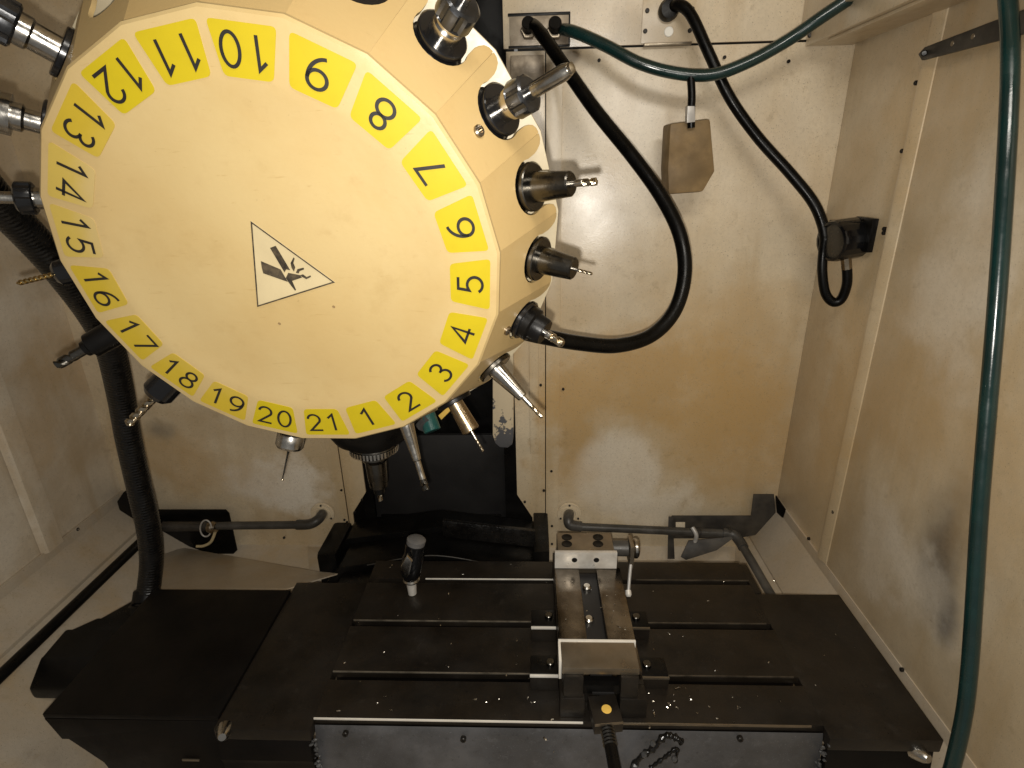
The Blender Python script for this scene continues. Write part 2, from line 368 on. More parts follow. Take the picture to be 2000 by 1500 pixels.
prism('rib', [(XL + .001, 1.155, -.02), (XL + .014, 1.145, -.02), (XL + .014, 1.10, -.02), (XL + .001, 1.09, -.02)], (0, 0, 1.5), M['wall_l'], wl_, .002)
prism('flange', [(XL, -.15, -.015), (XL + .006, -.15, -.015), (XL + .01, -.15, -.04), (XL + .075, -.15, -.10), (XL + .075, -.15, -.115), (XL, -.15, -.05)], (0, YB + .15, 0), M['pan'], wl_, .001)
for u, v in ((75, 983), (150, 1034)):
    bolt(P(u, v, 0, XL + .004), (1, 0, 0), wl_, 1.1)
ce = prism('ceiling', [(XL, -.15, 1.6), (XR, -.15, 1.6), (XR, YB, 1.6), (XL, YB, 1.6)], (0, 0, .004), M['wall'], None, .0005); tag(ce, kind='structure')
# chip pan under the table
pan = thing('chip_pan', (-.3, .9, -.4), None, None, kind='structure')
def sheet(name, pts, mat, parent, th=.004):
    pts = [Vector(p) for p in pts]; n = (pts[1] - pts[0]).cross(pts[2] - pts[0]).normalized()
    if n.z > 0: n = -n
    return prism(name, pts, n * th, mat, parent, 0)
sheet('pan_sheet', [(XL + .07, -.15, -.105), (XL + .07, YB, -.105), (-.82, YB, -.36), (-.82, -.15, -.36)], M['pan'], pan)
sheet('pan_sheet', [(XL, YB, -.205), (XR, YB, -.205), (XR, .95, -.40), (XL, .95, -.40)], M['pan'], pan)
sheet('pan_sheet', [(XL, .953, -.399), (XR, .953, -.399), (XR, -.15, -.46), (XL, -.15, -.46)], M['pan'], pan)
sheet('pan_sheet', [(.616, -.15, -.165), (.616, YB, -.165), (.48, YB, -.34), (.48, -.15, -.34)], M['pan'], pan)
# folded sheet in front of the back wall, left of the column
sheet('fold_sheet', [B(318, 1060, 1.37), B(470, 1100, 1.30), B(660, 1120, 1.18), B(560, 1150, 1.06), B(310, 1150, 1.06)], M['pan'], pan)
sheet('fold_sheet', [B(600, 1068, 1.37), B(640, 1068, 1.37), B(690, 1128, 1.2), B(605, 1125, 1.25)], M['pan'], pan)
# beam under the roof on the right
bm_ = thing('roof_beam', (.63, 1, 1.07), 'cream box-section beam running along the top of the right wall', 'beam')
box('beam_body', .575, XR - .008, .1, YB - .004, 1.066, 1.5, M['wall_r'], bm_, .002)
box('beam_strip', .56, .574, .1, YB - .006, 1.105, 1.5, M['wall_r'], bm_, .002)
bolt(B(1583, 68, 1.36) + Vector((0, 0, 0)), (-.3, -1, 0), bm_, 1.3)
box('beam_channel', .585, .61, .15, 1.30, 1.060, 1.0655, M['wall_r'], bm_, .001)

# ------------------------------------------------------------------ column, slide and way covers
box('wall_backing', XL, -.50, YB + .0045, YB + .0065, -.3, zt, M['tabledark'], wb, 0)
box('wall_backing', -.03, XR, YB + .0045, YB + .0065, -.3, zt, M['tabledark'], wb, 0)
co = thing('machine_column', (-.27, 1.42, 0), 'dark machine column with steel slide cover between the cream wall panels', 'column')
box('slide_cover', -.475, -.085, 1.415, 1.43, -.13, .142, M['wayplate'], co, .002)
box('slide_guide', -.083, -.045, 1.40, 1.46, -.13, .75, M['black'], co, .002)
box('slide_guide', -.52, -.477, 1.40, 1.46, -.13, 1.2, M['black'], co, .002)
box('column_back', -.53, -.04, 1.47, 1.48, -.3, 1.5, M['black'], co, 0)
box('column_lip', -.46, -.10, 1.405, 1.414, -.14, -.118, M['black'], co, .002)
ck = prism('cheek', [B(u, v, 1.33) for u, v in ((962, 850), (967, 866), (976, 874), (992, 875), (1001, 868), (1003, 850), (1003, 690), (985, 560), (962, 560))], (0, .06, 0), M['chipped'], co, .004)
box('guide_filler', -.62, -.47, YB + .008, YB + .014, -.32, .2, M['black'], co, 0)
box('guide_filler', -.085, .05, YB + .008, YB + .014, -.32, .2, M['black'], co, 0)
tag(ck, 'cream post with chipped paint at its rounded lower end')
hd = thing('milling_head', (-.29, .95, .42), 'black spindle head with toothed ring hanging behind the numbered turret', 'spindle head')
box('head_housing', -.44, -.12, .90, 1.395, .56, 1.5, M['black'], hd, .01)
SPX, SPY = -.272, .84
sp = (SPX, SPY, 0)
def zat(v, Y=SPY): return P(735, v, 1, Y).z
zr = zat(878)
lathe('nose_cone', [(0, zr + .2), (.075, zr + .2), (.080, zr + .06), (.062, zr + .028), (.044, zr + .022), (.040, zr + .013), (0, zr + .013)], M['black'], hd, Matrix.Translation((SPX, SPY, 0)), 48)
rg = lathe('toothed_ring', [(.024, zr + .014), (.036, zr + .014), (.038, zr + .010), (.038, zr + .001), (.035, zr - .003), (.024, zr - .003)], M['steeldark'], hd, Matrix.Translation((SPX, SPY, 0)), 48)
tooth = mesh_from('tooth', [(x, y, z) for x in (.0375, .0412) for y in (-.0016, .0016) for z in (-.006, .004)], [(0, 1, 3, 2), (4, 6, 7, 5), (0, 4, 5, 1), (2, 3, 7, 6), (0, 2, 6, 4), (1, 5, 7, 3)])
tooth.materials.append(M['steel'])
for i in range(44): link('tooth', tooth, None, rg, Matrix.Translation((SPX, SPY, zr + .006)) @ Matrix.Rotation(2 * PI * i / 44, 4, 'Z'))
fg = thing('coolant_fitting', B(845, 825, .95), 'green coolant fitting beside the tool below the number two', 'fitting')
cyl('fitting_body', B(830, 800, 1.0), B(845, 842, .98), .017, M['fit_green'], fg)
cyl('fitting_nut', B(820, 835, .985), B(838, 815, .985), .012, M['grime'], fg, 6)
yt = thing('cable_tag', B(870, 805, 1.0), 'small yellow tag hanging under the turret edge', 'tag')
prism('tag_strip', [B(856, 812, 1.0), B(877, 793, 1.0), B(882, 800, 1.0), B(862, 820, 1.0)], (0, .004, 0), M['yellowpaint'], yt, .0005)
cyl('tag_pin', B(879, 797, 1.0), B(884, 770, 1.02), .003, M['black'], yt)

sc_ = thing('saddle_cover', (-.27, 1.2, -.2), 'black gabled way cover with ridges behind the table', 'way cover')
def gable(y0, y1, dz, ins, name, mat):
    pr = [(-.56 + ins, -.30), (-.565 + ins, -.175 + dz), (-.525 + ins, -.125 + dz), (-.27, -.085 + dz), (0.0 - ins, -.125 + dz), (.028 - ins, -.128 + dz), (.03 - ins, -.30)]
    return prism(name, [(x, y0, z) for x, z in pr], (0, y1 - y0, 0), mat, sc_, .004)
gable(1.285, 1.372, .012, 0, 'cover_segment', M['black'])
gable(1.185, 1.288, -.004, .008, 'cover_segment', M['black'])
gable(1.066, 1.188, -.022, .016, 'cover_segment', M['black'])
tube('edge_lip', [(-.44, 1.184, -.120), (-.27, 1.184, -.0885), (-.12, 1.184, -.1135)], .0016, M['pipe'], sc_, 8)
wpz = lambda x: -.113 - (x + .27) * .148
prism('wiper_strip', [(-.245, 1.235, -.068), (.0, 1.235, -.102), (.0, 1.245, -.058), (-.245, 1.245, -.024)], (0, .012, 0), M['corr'], sc_, .002)
box('cover_end', -.005, .036, 1.20, 1.378, -.30, -.088, M['black'], sc_, .003)
box('cover_end', -.59, -.535, 1.22, 1.372, -.32, -.115, M['black'], sc_, .012)

# ------------------------------------------------------------------ the table
TX0, TX1 = -.368, .458
tb = thing('machine_table', (.045, .85, -.15), 'dark oily cast-iron machine table with three long slots', 'table')
for y0, y1 in ((.655, .7290), (.7460, .8540), (.8690, .9790), (.9920, 1.052)):
    box('slot_rail', TX0, TX1, y0, y1, -.014, 0, M['table'], tb, .0014)
for y0, y1 in ((.660, .720), (.754, .843), (.877, .966), (1.0, 1.05)):
    box('slot_web', TX0 + .002, TX1 - .002, y0, y1, -.036, -.0145, M['tabledark'], tb, 0)
box('table_core', TX0 + .003, TX1 - .003, .658, 1.05, -.12, -.037, M['tabledark'], tb, .001)
prism('front_apron', [(TX0, .6535, -.0145), (TX0, .6525, -.0145), (TX0, .6495, -.03), (TX0, .636, -.16), (TX0, .652, -.16)], (TX1 - TX0, 0, 0), M['apron'], tb, .0008)
box('wing_plate', -.529, TX0 - .001, .636, .984, -.03, -.006, M['table'], tb, .0015)
box('wing_plate', TX1 + .001, .632, .636, .956, -.03, -.004, M['table'], tb, .0015)
prism('wing_apron', [(-.527, .637, -.031), (-.527, .630, -.07), (-.527, .634, -.085), (-.527, .629, -.16), (-.527, .65, -.16), (-.527, .65, -.031)], (.155, 0, 0), M['tabledark'], tb, .001)
prism('wing_apron', [(TX1 + .003, .64, -.031), (TX1 + .003, .634, -.07), (TX1 + .003, .632, -.16), (TX1 + .003, .65, -.16), (TX1 + .003, .65, -.031)], (.165, 0, 0), M['tabledark'], tb, .001)
ip = Zp(1478, 1130, -.006)
box('slot_rail_end', TX1 + .001, .474, .957, 1.05, -.02, -.003, M['table'], tb, .001)
# glint along the table's front edge, put in as pale strips
box('edge_glint', TX0, .075, .6530, .6550, -.0030, .0008, M['bright'], tb, .0006)
box('edge_glint', .131, TX1 - .02, .6530, .6550, -.0035, .0008, M['jaw'], tb, .0006)
for u0, u1, v0, v1, m_ in ((650, 1035, 1310, 1319, 'wornedge'), (690, 1037, 1212, 1221, 'wornedge'), (830, 1085, 1133, 1139, 'bright'), (1285, 1560, 1325, 1340, 'duledge'), (1262, 1505, 1225, 1233, 'duledge'), (1245, 1470, 1141, 1147, 'duledge')):
    a, b_ = Zp(u0, v0, .0008), Zp(u1, v1, .0008)
    ye = min((.7460, .8690, .9920), key=lambda y: abs(y - a.y))
    box('slot_edge', a.x, b_.x, ye - .0003, ye + .0016, -.0025, .0006, M[m_], tb, .0005)
for (u, v, y) in ((1800, 1474, .633), (437, 1432, .632)):
    c = B(u, v, y); lathe('drain_spout', [(0, -.012), (.014, -.012), (.010, .006), (.006, .012), (0, .012)], M['steel'], tb, axis(c, (.25, -.7, .3)), 20)
for u, v in ((905, 1443), (675, 1432), (1445, 1442)):
    c = B(u, v, .644); link('bolt', BOLT, None, tb, axis(c, (0, -1, .1)) @ Matrix.Scale(1.1, 4))
ly = random.Random(3)
for xx in (TX0 - .001, TX1 - .004):
    bm = bmesh.new()
    for i in range(26):
        c = Vector((xx + ly.uniform(-.006, .008), .640 + ly.uniform(-.004, 0), -.02 - i * .0045))
        m4 = Matrix.Translation(c) @ Matrix.Rotation(ly.uniform(0, 6), 4, Vector((ly.random(), ly.random(), 1))) @ Matrix.Diagonal((1, 1, .6, 1))
        bmesh.ops.create_icosphere(bm, subdivisions=1, radius=ly.uniform(.002, .005), matrix=m4)
    o = link('sealant_bead', finish(bm, 'sealant_bead'), M['grime'], tb); o['kind'] = 'stuff'
wc = thing('way_cover', (-.68, .8, -.1), 'large plain black sheet cover left of the slotted table', 'way cover')
box('cover_sheet', -.834, -.5305, .655, .956, -.012, -.002, M['tabledark'], wc, .002)
prism('front_flap', [(-.834, .655, -.013), (-.812, .65, -.055), (-.800, .65, -.055), (-.745, .642, -.10), (-.735, .64, -.125), (-.5305, .64, -.15), (-.5305, .655, -.013)], (0, .02, 0), M['tabledark'], wc, .001)
box('side_skirt', -.826, -.818, .68, .95, -.10, -.013, M['tabledark'], wc, .001)
box('cover_frame', -.80, -.535, .68, .94, -.14, -.0125, M['tabledark'], wc, .001)
box('flap_slot', -.605, -.575, .6415, .6435, -.092, -.088, M['jaw'], wc, .0005)

# cable carrier beside the cover, and the rod along the left pan
cc = thing('cable_carrier', (-.95, .85, -.2), 'black cable carrier bent down beside the left table cover', 'cable carrier')
for i, (a, b_) in enumerate([((262, 1170, -.06), (190, 1210, -.07)), ((190, 1206, -.068), (125, 1235, -.085)), ((128, 1228, -.08), (75, 1290, -.11)), ((80, 1280, -.10), (55, 1345, -.15))]):
    p = Zp(a[0], a[1], a[2]); q = Zp(b_[0], b_[1], b_[2])
    prism('carrier_link', [p + Vector((.0, 0, .0)), q, q + Vector((.13, .0, 0)), p + Vector((.13, .0, 0))], (0, 0, -.03), M['black'], cc, .006)
tag(tube('guide_rod', [Vector((-1.088, 1.36, -.10)), Vector((-1.088, .9, -.10)), Vector((-1.088, .5, -.10))], .0125, M['black']), 'straight black rod lying along the left pan', 'rod')

# ------------------------------------------------------------------ vise, clamps, stop
vs = thing('machine_vise', (.106, .84, 0), 'steel machine vise with two jaws clamped across the slotted table', 'vise')
box('vise_base', .038, .178, .692, 1.03, .001, .042, M['table'], vs, .002)
box('base_cheek', .038, .078, .662, .6915, .001, .042, M['table'], vs, .002)
box('base_cheek', .134, .178, .662, .6915, .001, .042, M['table'], vs, .002)
box('bed_rail', .040, .090, .70, .958, .0425, .060, M['bed'], vs, .0012)
box('bed_rail', .126, .175, .70, .958, .0425, .060, M['bed'], vs, .0012)
box('bed_channel', .0905, .1255, .67, .956, .0425, .046, M['wayplate'], vs, 0)
fj = box('fixed_jaw', .046, .163, .9625, 1.022, .0425, .1, M['jaw'], vs, .0015)
for u in (1107, 1168):
    for v in (1049, 1062):
        c = Zp(u, v, .1005); lathe('screw_hole', [(0, 0), (.0085, 0), (.0095, .0004), (.0105, .0004), (.0112, 0)], M['black'], fj, Matrix.Translation(c), 24)
jp = box('jaw_plate', .040, .168, .954, .962, .0605, .1005, M['jawplate'], vs, .001)
for u in (1122, 1165):
    c = B(u, 1094, .9538); lathe('screw_hole', [(0, 0), (.0045, 0), (.0052, .0004), (.0058, 0)], M['black'], jp, axis(c, (0, -1, 0)), 20)
mj = box('movable_jaw', .041, .163, .669, .722, .087, .1, M['jaw'], vs, .0012)
box('jaw_body', .044, .160, .693, .722, .0605, .0865, M['black'], vs, .001)
box('jaw_edge', .037, .166, .7225, .727, .062, .1012, M['bright'], vs, .0008)
box('jaw_edge', .0365, .0408, .682, .722, .062, .1008, M['bright'], vs, .0008)
box('jaw_foot', .043, .075, .664, .6925, .0425, .0865, M['table'], vs, .002)
box('jaw_foot', .134, .162, .664, .6925, .0425, .0865, M['table'], vs, .002)
cyl('lead_screw', (.107, .655, .030), (.106, .74, .036), .0085, M['steeldark'], vs)
for i in range(5): lathe('screw_thread', [(.008, 0), (.0098, .0016), (.008, .0032)], M['steeldark'], vs, axis((.107, .668 + i * .0042, .031 + .0003 * i), (0, 1, .07)), 18)
box('jaw_cavity', .0755, .1355, .672, .690, .0425, .0602, M['black'], vs, 0)
for u, v in ((1150, 1213), (1146, 1150)):
    c = Zp(u, v, .046); lathe('bed_screw', [(0, 0), (.009, 0), (.009, .006), (.006, .009), (0, .009)], M['steel'], vs, Matrix.Translation(c), 20)
nb = thing('screw_block', (.107, .645, 0), 'square black block with a yellow dot on the front end of the vise screw', 'block')
c0 = Vector((.1075, .643, .045)); rz = Matrix.Translation(c0) @ Matrix.Rotation(math.radians(7), 4, 'Z')
box('block_body', -.0225, .0225, -.025, .025, -.022, 0, M['table'], nb, .0012, rz)
box('block_edge', -.0222, .0222, -.0257, -.0245, -.004, .0006, M['jaw'], nb, .0004, rz)
lathe('yellow_dot', [(0, .0008), (.0075, .0008), (.008, .0001), (0, .0001)], M['yellowpaint'], nb, rz @ Matrix.Translation((.002, -.001, 0)), 24)
cyl('block_shaft', (.108, .622, .034), (.1125, .545, .030), .0095, M['black'], nb)
for i in range(6): lathe('shaft_thread', [(.009, 0), (.0112, .002), (.009, .004)], M['steeldark'], nb, axis(Vector((.108, .617, .034)).lerp(Vector((.1125, .545, .030)), i * .075), (-.04, 1, .05)), 18)
hexnut('shaft_tip', (.1118, .558, .0305), (.055, -1, -.05), .013, .03, M['steeldark'], nb)
def clamp(x0, x1, y0, y1, h, label):
    t = thing('vise_clamp', ((x0 + x1) / 2, (y0 + y1) / 2, 0), label, 'clamp', 'clamps holding the vise down')
    box('clamp_body', x0, x1, y0, y1, 0.0005, h, M['table'], t, .0015)
    box('clamp_top', x0 + .001, x1 - .001, y0 + .003, y1, h + .0002, h + .003, M['black'], t, .001)
    box('clamp_edge', x0, x1, y0 - .0012, y0 + .0028, h - .003, h + .0012, M['bright'] if x1 < .05 else M['jaw'], t, .0005)
    cx_ = x1 - .013 if x1 < .05 else x0 + .013
    cyl('clamp_screw', (cx_, (y0 + y1) / 2 + .002, h), (cx_, (y0 + y1) / 2 + .002, h + .010), .0075, M['steeldark'], t, 16)
clamp(-.009, .0375, .819, .862, .034, 'black clamp left of the vise bed, on the middle slot')
clamp(-.011, .0375, .712, .752, .034, 'black clamp left of the front jaw, on the front slot')
clamp(.1785, .214, .826, .866, .028, 'black clamp right of the vise bed, on the middle slot')
clamp(.1785, .226, .718, .758, .026, 'black clamp right of the front jaw, on the front slot')
ws = thing('work_stop', (.2, .985, .08), 'round work stop with a thin pale arm on the side of the rear jaw', 'work stop')
cyl('stop_rod', (.163, .992, .083), (.197, .990, .084), .0165, M['pipe'], ws, 24)
box('stop_plate', .1972, .2055, .968, 1.01, .050, .104, M['jaw'], ws, .001)
cyl('stop_knob', (.2057, .992, .083), (.218, .992, .083), .021, M['steel'], ws, 24, .005)
tube('stop_arm', [(.2005, .972, .06), (.196, .955, .040), (.192, .937, .018)], .0035, M['tape'], ws)
lathe('arm_tip', [(0, -.006), (.0058, -.006), (.0065, .003), (.004, .007), (0, .007)], M['bright'], ws, axis((.1915, .934, .0148), (0, -.6, -.5)), 18)

# tool setter standing on the table
ts = thing('tool_setter', (-.262, .945, 0), 'black tool setting probe with grey cap standing on the table', 'probe')
cyl('setter_base', (-.262, .945, 0), (-.262, .945, .040), .0088, M['jawplate'], ts, 24, r2=.0112)
lathe('setter_collar', [(.008, 0), (.016, .001), (.018, .005), (.016, .009), (.008, .009)], M['steel'], ts, Matrix.Translation((-.261, .945, .034)), 28)
lathe('setter_body', [(0, 0), (.014, 0), (.021, .012), (.023, .05), (.020, .062), (.021, .066), (.021, .082), (0, .084)], M['blackgloss'], ts, axis((-.264, .944, .043), (.22, .10, 1)), 28)
lathe('setter_cap', [(.0145, 0), (.019, .001), (.0195, .011), (.016, .014), (.013, .0155), (0, .017)], M['capgrey'], ts, axis((-.2465, .952, .122), (.22, .10, 1)), 28)
prism('setter_nozzle', [B(782, 1108, .915), B(795, 1086, .915), B(805, 1098, .915), B(800, 1122, .915), B(793, 1130, .915)], (0, .014, 0), M['steel'], ts, .003)

# ------------------------------------------------------------------ the turret
TC = Vector((-.2504, .5443, .7489))
TN = Vector((-.02522661, -.96631735, -.25611403)); E1 = Vector((.99965941, -.02609704, 0)); E2 = Vector((-.00668382, -.2560268, .96664658))
TM = Matrix.Translation(TC) @ Matrix((E1, E2, TN)).transposed().to_4x4()     # local x,y in the face, z to the front
PH = 1.5741; ST = 2 * PI / 21
def ang(k): return PH - ST * (.5 + 10 - k)
tu = thing('tool_turret', TC, 'large cream tool turret with yellow numbers from one to twentyone', 'tool turret', basis=TM)
R0, RB, DB = .22, .274, .100
# face: flat numbered band, shallow dish inside
bm = bmesh.new(); SEG = 21 * 6; rings = []
for r, z in ((0, -.0045), (.04, -.0045), (.08, -.0045), (.115, -.0044), (.135, -.0038), (.150, -.0026), (.160, -.0012), (.168, -.0002), (.172, 0), (.2125, 0), (R0 - .0025, -.0004), (R0, -.0026), (R0 + .0006, -.006)):
    if r == 0: rings.append([bm.verts.new((0, 0, z))]); continue
    ring = []
    for i in range(SEG):
        a = PH + 2 * PI * i / SEG; loc_ = (i % 6) / 6 * ST - ST / 2
        poly = math.cos(ST / 2) / math.cos(loc_)
        k_ = max(0, min(1, (r - .17) / .045)); rr = r * (1 + (poly - 1) * k_)
        ring.append(bm.verts.new((rr * math.cos(a), rr * math.sin(a), z)))
    rings.append(ring)
for i in range(SEG): bm.faces.new((rings[0][0], rings[1][i], rings[1][(i + 1) % SEG]))
for a, b_ in zip(rings[1:], rings[2:]):
    for i in range(SEG): bm.faces.new((a[i], a[(i + 1) % SEG], b_[(i + 1) % SEG], b_[i]))
face = link('face_plate', finish(bm, 'face_plate', .5), M['turret'], tu, TM)
# side panels with pocket notches
L = math.hypot(DB - .006, RB - R0); sl_a = math.atan2(RB - R0, DB - .006)
w0 = R0 * math.sin(ST / 2) * .999; w1 = RB * math.sin(ST / 2) * .999
def side_mesh():
    pts = [(-w0, 0), (w0, 0)]
    ed = lambda t: w0 + (w1 - w0) * t / L
    cx_, cr = L - .0360, .0264
    right_ = [(ed(L - .020), L - .020), (ed(L - .003), L - .003), (ed(L) - .0005, L - .0003), (ed(L) - .0050, L), (.0312, L - .0028), (.0280, L - .009), (.0262, L - .015), (.0258, L - .020)]
    a0 = math.asin(.013 / cr)
    arc = [(cr * math.cos(a), cx_ + cr * math.sin(a)) for a in [a0 - (a0 * 2 + PI) * i / 18 for i in range(1, 18)]]
    arc = [p for p in arc]
    pts += right_ + arc + [(-x, y) for x, y in reversed(right_)]
    bm = bmesh.new(); top = [bm.verts.new((x, y, 0)) for x, y in pts]; bot = [bm.verts.new((x, y, -.004)) for x, y in pts]
    n = len(pts)
    for i in range(n): bm.faces.new((top[i], bot[i], bot[(i + 1) % n], top[(i + 1) % n]))
    f1 = bm.faces.new(top); f2 = bm.faces.new(bot[::-1])
    bm.normal_update(); bmesh.ops.triangulate(bm, faces=[f1, f2], ngon_method='EAR_CLIP')
    return finish(bm, 'side_panel', .5)
SM = side_mesh(); SM.materials.append(M['turret_side'])
FM = {}
for k in range(1, 22):
    a = ang(k); ca, sa = math.cos(a), math.sin(a); ap = R0 * math.cos(ST / 2)
    er = Vector((ca, sa, 0)); et = Vector((-sa, ca, 0)); sv = er * math.sin(sl_a) + Vector((0, 0, -1)) * math.cos(sl_a)
    nn = et.cross(sv)
    if nn.dot(er) < 0: et = -et; nn = et.cross(sv)
    m4 = Matrix((et, sv, nn)).transposed().to_4x4(); m4.translation = er * ap + Vector((0, 0, -.006))
    FM[k] = TM @ m4
    link('side_panel', SM, None, tu, FM[k])
# rear plate behind the pockets, its rim standing proud
def ngon(r): return [(r * math.cos(PH + ST * i), r * math.sin(PH + ST * i)) for i in range(21)]
rp = prism('rear_plate', [(x, y, -DB - .004) for x, y in ngon(.2765)], (0, 0, -.004), M['plate_edge'], tu, .001, TM)
lathe('drum', [(0, -.02), (.16, -.02), (.175, -DB - .003), (.175, -DB - .02), (.12, -DB - .08), (.11, -.30), (0, -.30)], M['black'], tu, TM, 42)
# pocket fingers: black grippers behind each holder
fing = lathe_mesh('pocket_gripper', [(0, -.022), (.0258, -.022), (.0258, -.012), (.0240, -.010), (0, -.010)], 28); fing.materials.append(M['blackgloss'])
def facet_mat(k, t, s_=0): return FM[k] @ Matrix.Translation((s_, t, 0))
for k in range(1, 22):
    link('pocket_gripper', fing, None, tu, facet_mat(k, L - .0360))
def facet_hit(k, u, v):
    m4 = FM[k]; return hit(u, v, m4.translation, (m4.to_3x3() @ Vector((0, 0, 1))))
for k, u, v in ((7, 934, 257), (4, 990, 645)):
    p_ = facet_hit(k, u, v); n_ = FM[k].to_3x3() @ Vector((0, 0, 1))
    lathe('cap_screw', [(0, -.004), (.0055, -.004), (.0055, .0022), (.0045, .0034), (.0026, .0034), (.0026, .001), (0, .001)], M['bolt2'], tu, axis(p_, n_), 20)
# ---- number plates
def rounded(pts, r, n=4):
    out = []; N = len(pts)
    for i in range(N):
        p = Vector(pts[i]); a = (Vector(pts[i - 1]) - p).normalized(); b_ = (Vector(pts[(i + 1) % N]) - p).normalized()
        s_ = p + a * r; e_ = p + b_ * r
        for j in range(n + 1):
            t = j / n; out.append(s_ * (1 - t) ** 2 + p * 2 * t * (1 - t) + e_ * t * t)
    return out
LP = rounded([(.1700, -.0198), (.2088, -.0270), (.2088, .0270), (.1700, .0198)], .0045)
bm = bmesh.new(); vs_ = [bm.verts.new((p.x, p.y, .0006)) for p in LP]; bm.faces.new(vs_)
vb = [bm.verts.new((p.x, p.y, -.0004)) for p in LP]
for i in range(len(LP)): bm.faces.new((vs_[i], vb[i], vb[(i + 1) % len(LP)], vs_[(i + 1) % len(LP)]))
LME = finish(bm, 'number_plate')
LMS = {}
for key in ('yel', 'yel2', 'yel3'):
    me = LME.copy(); me.materials.append(M[key]); LMS[key] = me
def arc(cx_, cy_, rx, ry, a0, a1, n=16): return [(cx_ + rx * math.cos(math.radians(a0 + (a1 - a0) * i / n)), cy_ + ry * math.sin(math.radians(a0 + (a1 - a0) * i / n))) for i in range(n + 1)]
six = arc(.3, .3, .27, .28, 0, 360, 28)
DIG = {
 '0': [arc(.3, .5, .27, .48, 0, 360, 32)],
 '1': [[(.10, .76), (.33, .98), (.33, .02)]],
 '2': [arc(.3, .70, .26, .27, 175, -35, 16) + [(.04, .03), (.58, .03)]],
 '3': [arc(.27, .75, .23, .22, 150, -95, 14), arc(.27, .28, .26, .26, 90, -150, 16)],
 '4': [[(.44, .02), (.44, .96), (.02, .28), (.60, .28)]],
 '5': [[(.54, .97), (.13, .97), (.08, .54)] + arc(.28, .32, .28, .30, 125, -150, 18)],
 '6': [six, arc(.52, .36, .49, .61, 188, 98, 12)],
 '7': [[(.02, .97), (.57, .97), (.20, .02)]],
 '8': [arc(.3, .75, .21, .22, 0, 360, 24), arc(.3, .27, .26, .26, 0, 360, 28)],
}
DIG['9'] = [[(.6 - x, 1 - y) for x, y in s_] for s_ in DIG['6']]
def ribbon(bm, pts, w_, z, f):
    pts = [Vector(p) for p in pts]; closed = (pts[0] - pts[-1]).length < 1e-4
    if closed: pts = pts[:-1]
    N = len(pts); lv, rv = [], []
    for i in range(N):
        if closed: a, b_ = pts[i - 1], pts[(i + 1) % N]
        else: a, b_ = pts[max(0, i - 1)], pts[min(N - 1, i + 1)]
        d1 = (pts[i] - a).normalized() if (pts[i] - a).length > 1e-6 else (b_ - pts[i]).normalized()
        d2 = (b_ - pts[i]).normalized() if (b_ - pts[i]).length > 1e-6 else d1
        t = (d1 + d2); t = t.normalized() if t.length > .2 else d1
        n = Vector((-t.y, t.x)); k_ = 1 / max(.42, n.dot(Vector((-d1.y, d1.x)))); p = pts[i]
        lv.append(bm.verts.new(f(p + n * w_ * k_, z))); rv.append(bm.verts.new(f(p - n * w_ * k_, z)))
    for i in range(N if closed else N - 1):
        j = (i + 1) % N; bm.faces.new((lv[i], rv[i], rv[j], lv[j]))
NUMH = .0250
def numeral_mesh(txt):
    bm = bmesh.new(); adv = .84; Wd = adv * (len(txt) - 1) + .6
    if txt == '1': pass
    for i, ch in enumerate(txt):
        for s_ in DIG[ch]:
            # top of the figure points to the hub: local -x ; reading direction: local +y
            ribbon(bm, s_, .054, .0012, lambda p, z: (.1895 - (p.y - .5) * NUMH, (p.x + i * adv - Wd / 2) * NUMH * (1.18 if len(txt) == 1 else 1.06), z))
    for f in bm.faces:
        if f.normal.z < 0: f.normal_flip()
    me = bpy.data.meshes.new('numeral'); 
    bm.normal_update()
    for f in bm.faces:
        if f.normal.z < 0: f.normal_flip()
    bm.to_mesh(me); bm.free(); me.materials.append(M['ink']); return me
for k in range(1, 22):
    m4 = TM @ Matrix.Rotation(ang(k), 4, 'Z') @ Matrix.Rotation(random.uniform(-.006, .006), 4, 'Z')
    key = 'yel3' if k in (14, 15) else 'yel2' if k in (13, 16, 17, 18, 19) else 'yel'
    lp = link('number_plate', LMS[key], None, tu, m4); tag(lp, 'yellow number plate reading %d' % k)
    link('numeral', numeral_mesh(str(k)), None, lp, m4)
# ---- warning triangle
def disc(u, v, z=-.0045):
    p = hit(u, v, TC + TN * z, TN); q = TM.inverted() @ p; return Vector((q.x, q.y))
wt = [disc(490, 431), disc(655, 551), disc(503, 599)]
cen = sum(wt, Vector((0, 0))) / 3
wsk = prism('warning_sticker', [(p.x, p.y, -.0042) for p in wt], (0, 0, -.0004), M['sticker'], tu, 0, TM); tag(wsk, 'pale triangular warning sticker with a crushed hand')
bm = bmesh.new()
inn = [cen + (p - cen) * .945 for p in wt]
for i in range(3):
    j = (i + 1) % 3; q = [wt[i], wt[j], inn[j], inn[i]]
    bm.faces.new([bm.verts.new((p.x, p.y, -.0036)) for p in q])
link('sticker_border', finish(bm, 'sticker_border'), M['inkworn'], wsk, TM)
def zc(pts): return [disc(460 + x * .14, 410 + y * .14) for x, y in pts]
pict = [[(485, 525), (565, 495), (770, 838), (712, 825), (688, 868)],
        [(358, 708), (635, 825), (735, 1000), (392, 880), (370, 800)],
        [(740, 872), (905, 905), (935, 938), (795, 985), (850, 1110), (835, 1122), (740, 1000), (705, 945)],
        [(815, 655), (830, 675), (812, 735), (838, 795), (820, 858), (785, 800), (772, 735)],
        [(845, 872), (868, 820), (955, 800), (962, 825), (900, 848), (885, 882)],
        [(905, 905), (945, 892), (995, 930), (1050, 908), (1058, 930), (992, 962), (935, 930)]]
bm = bmesh.new()
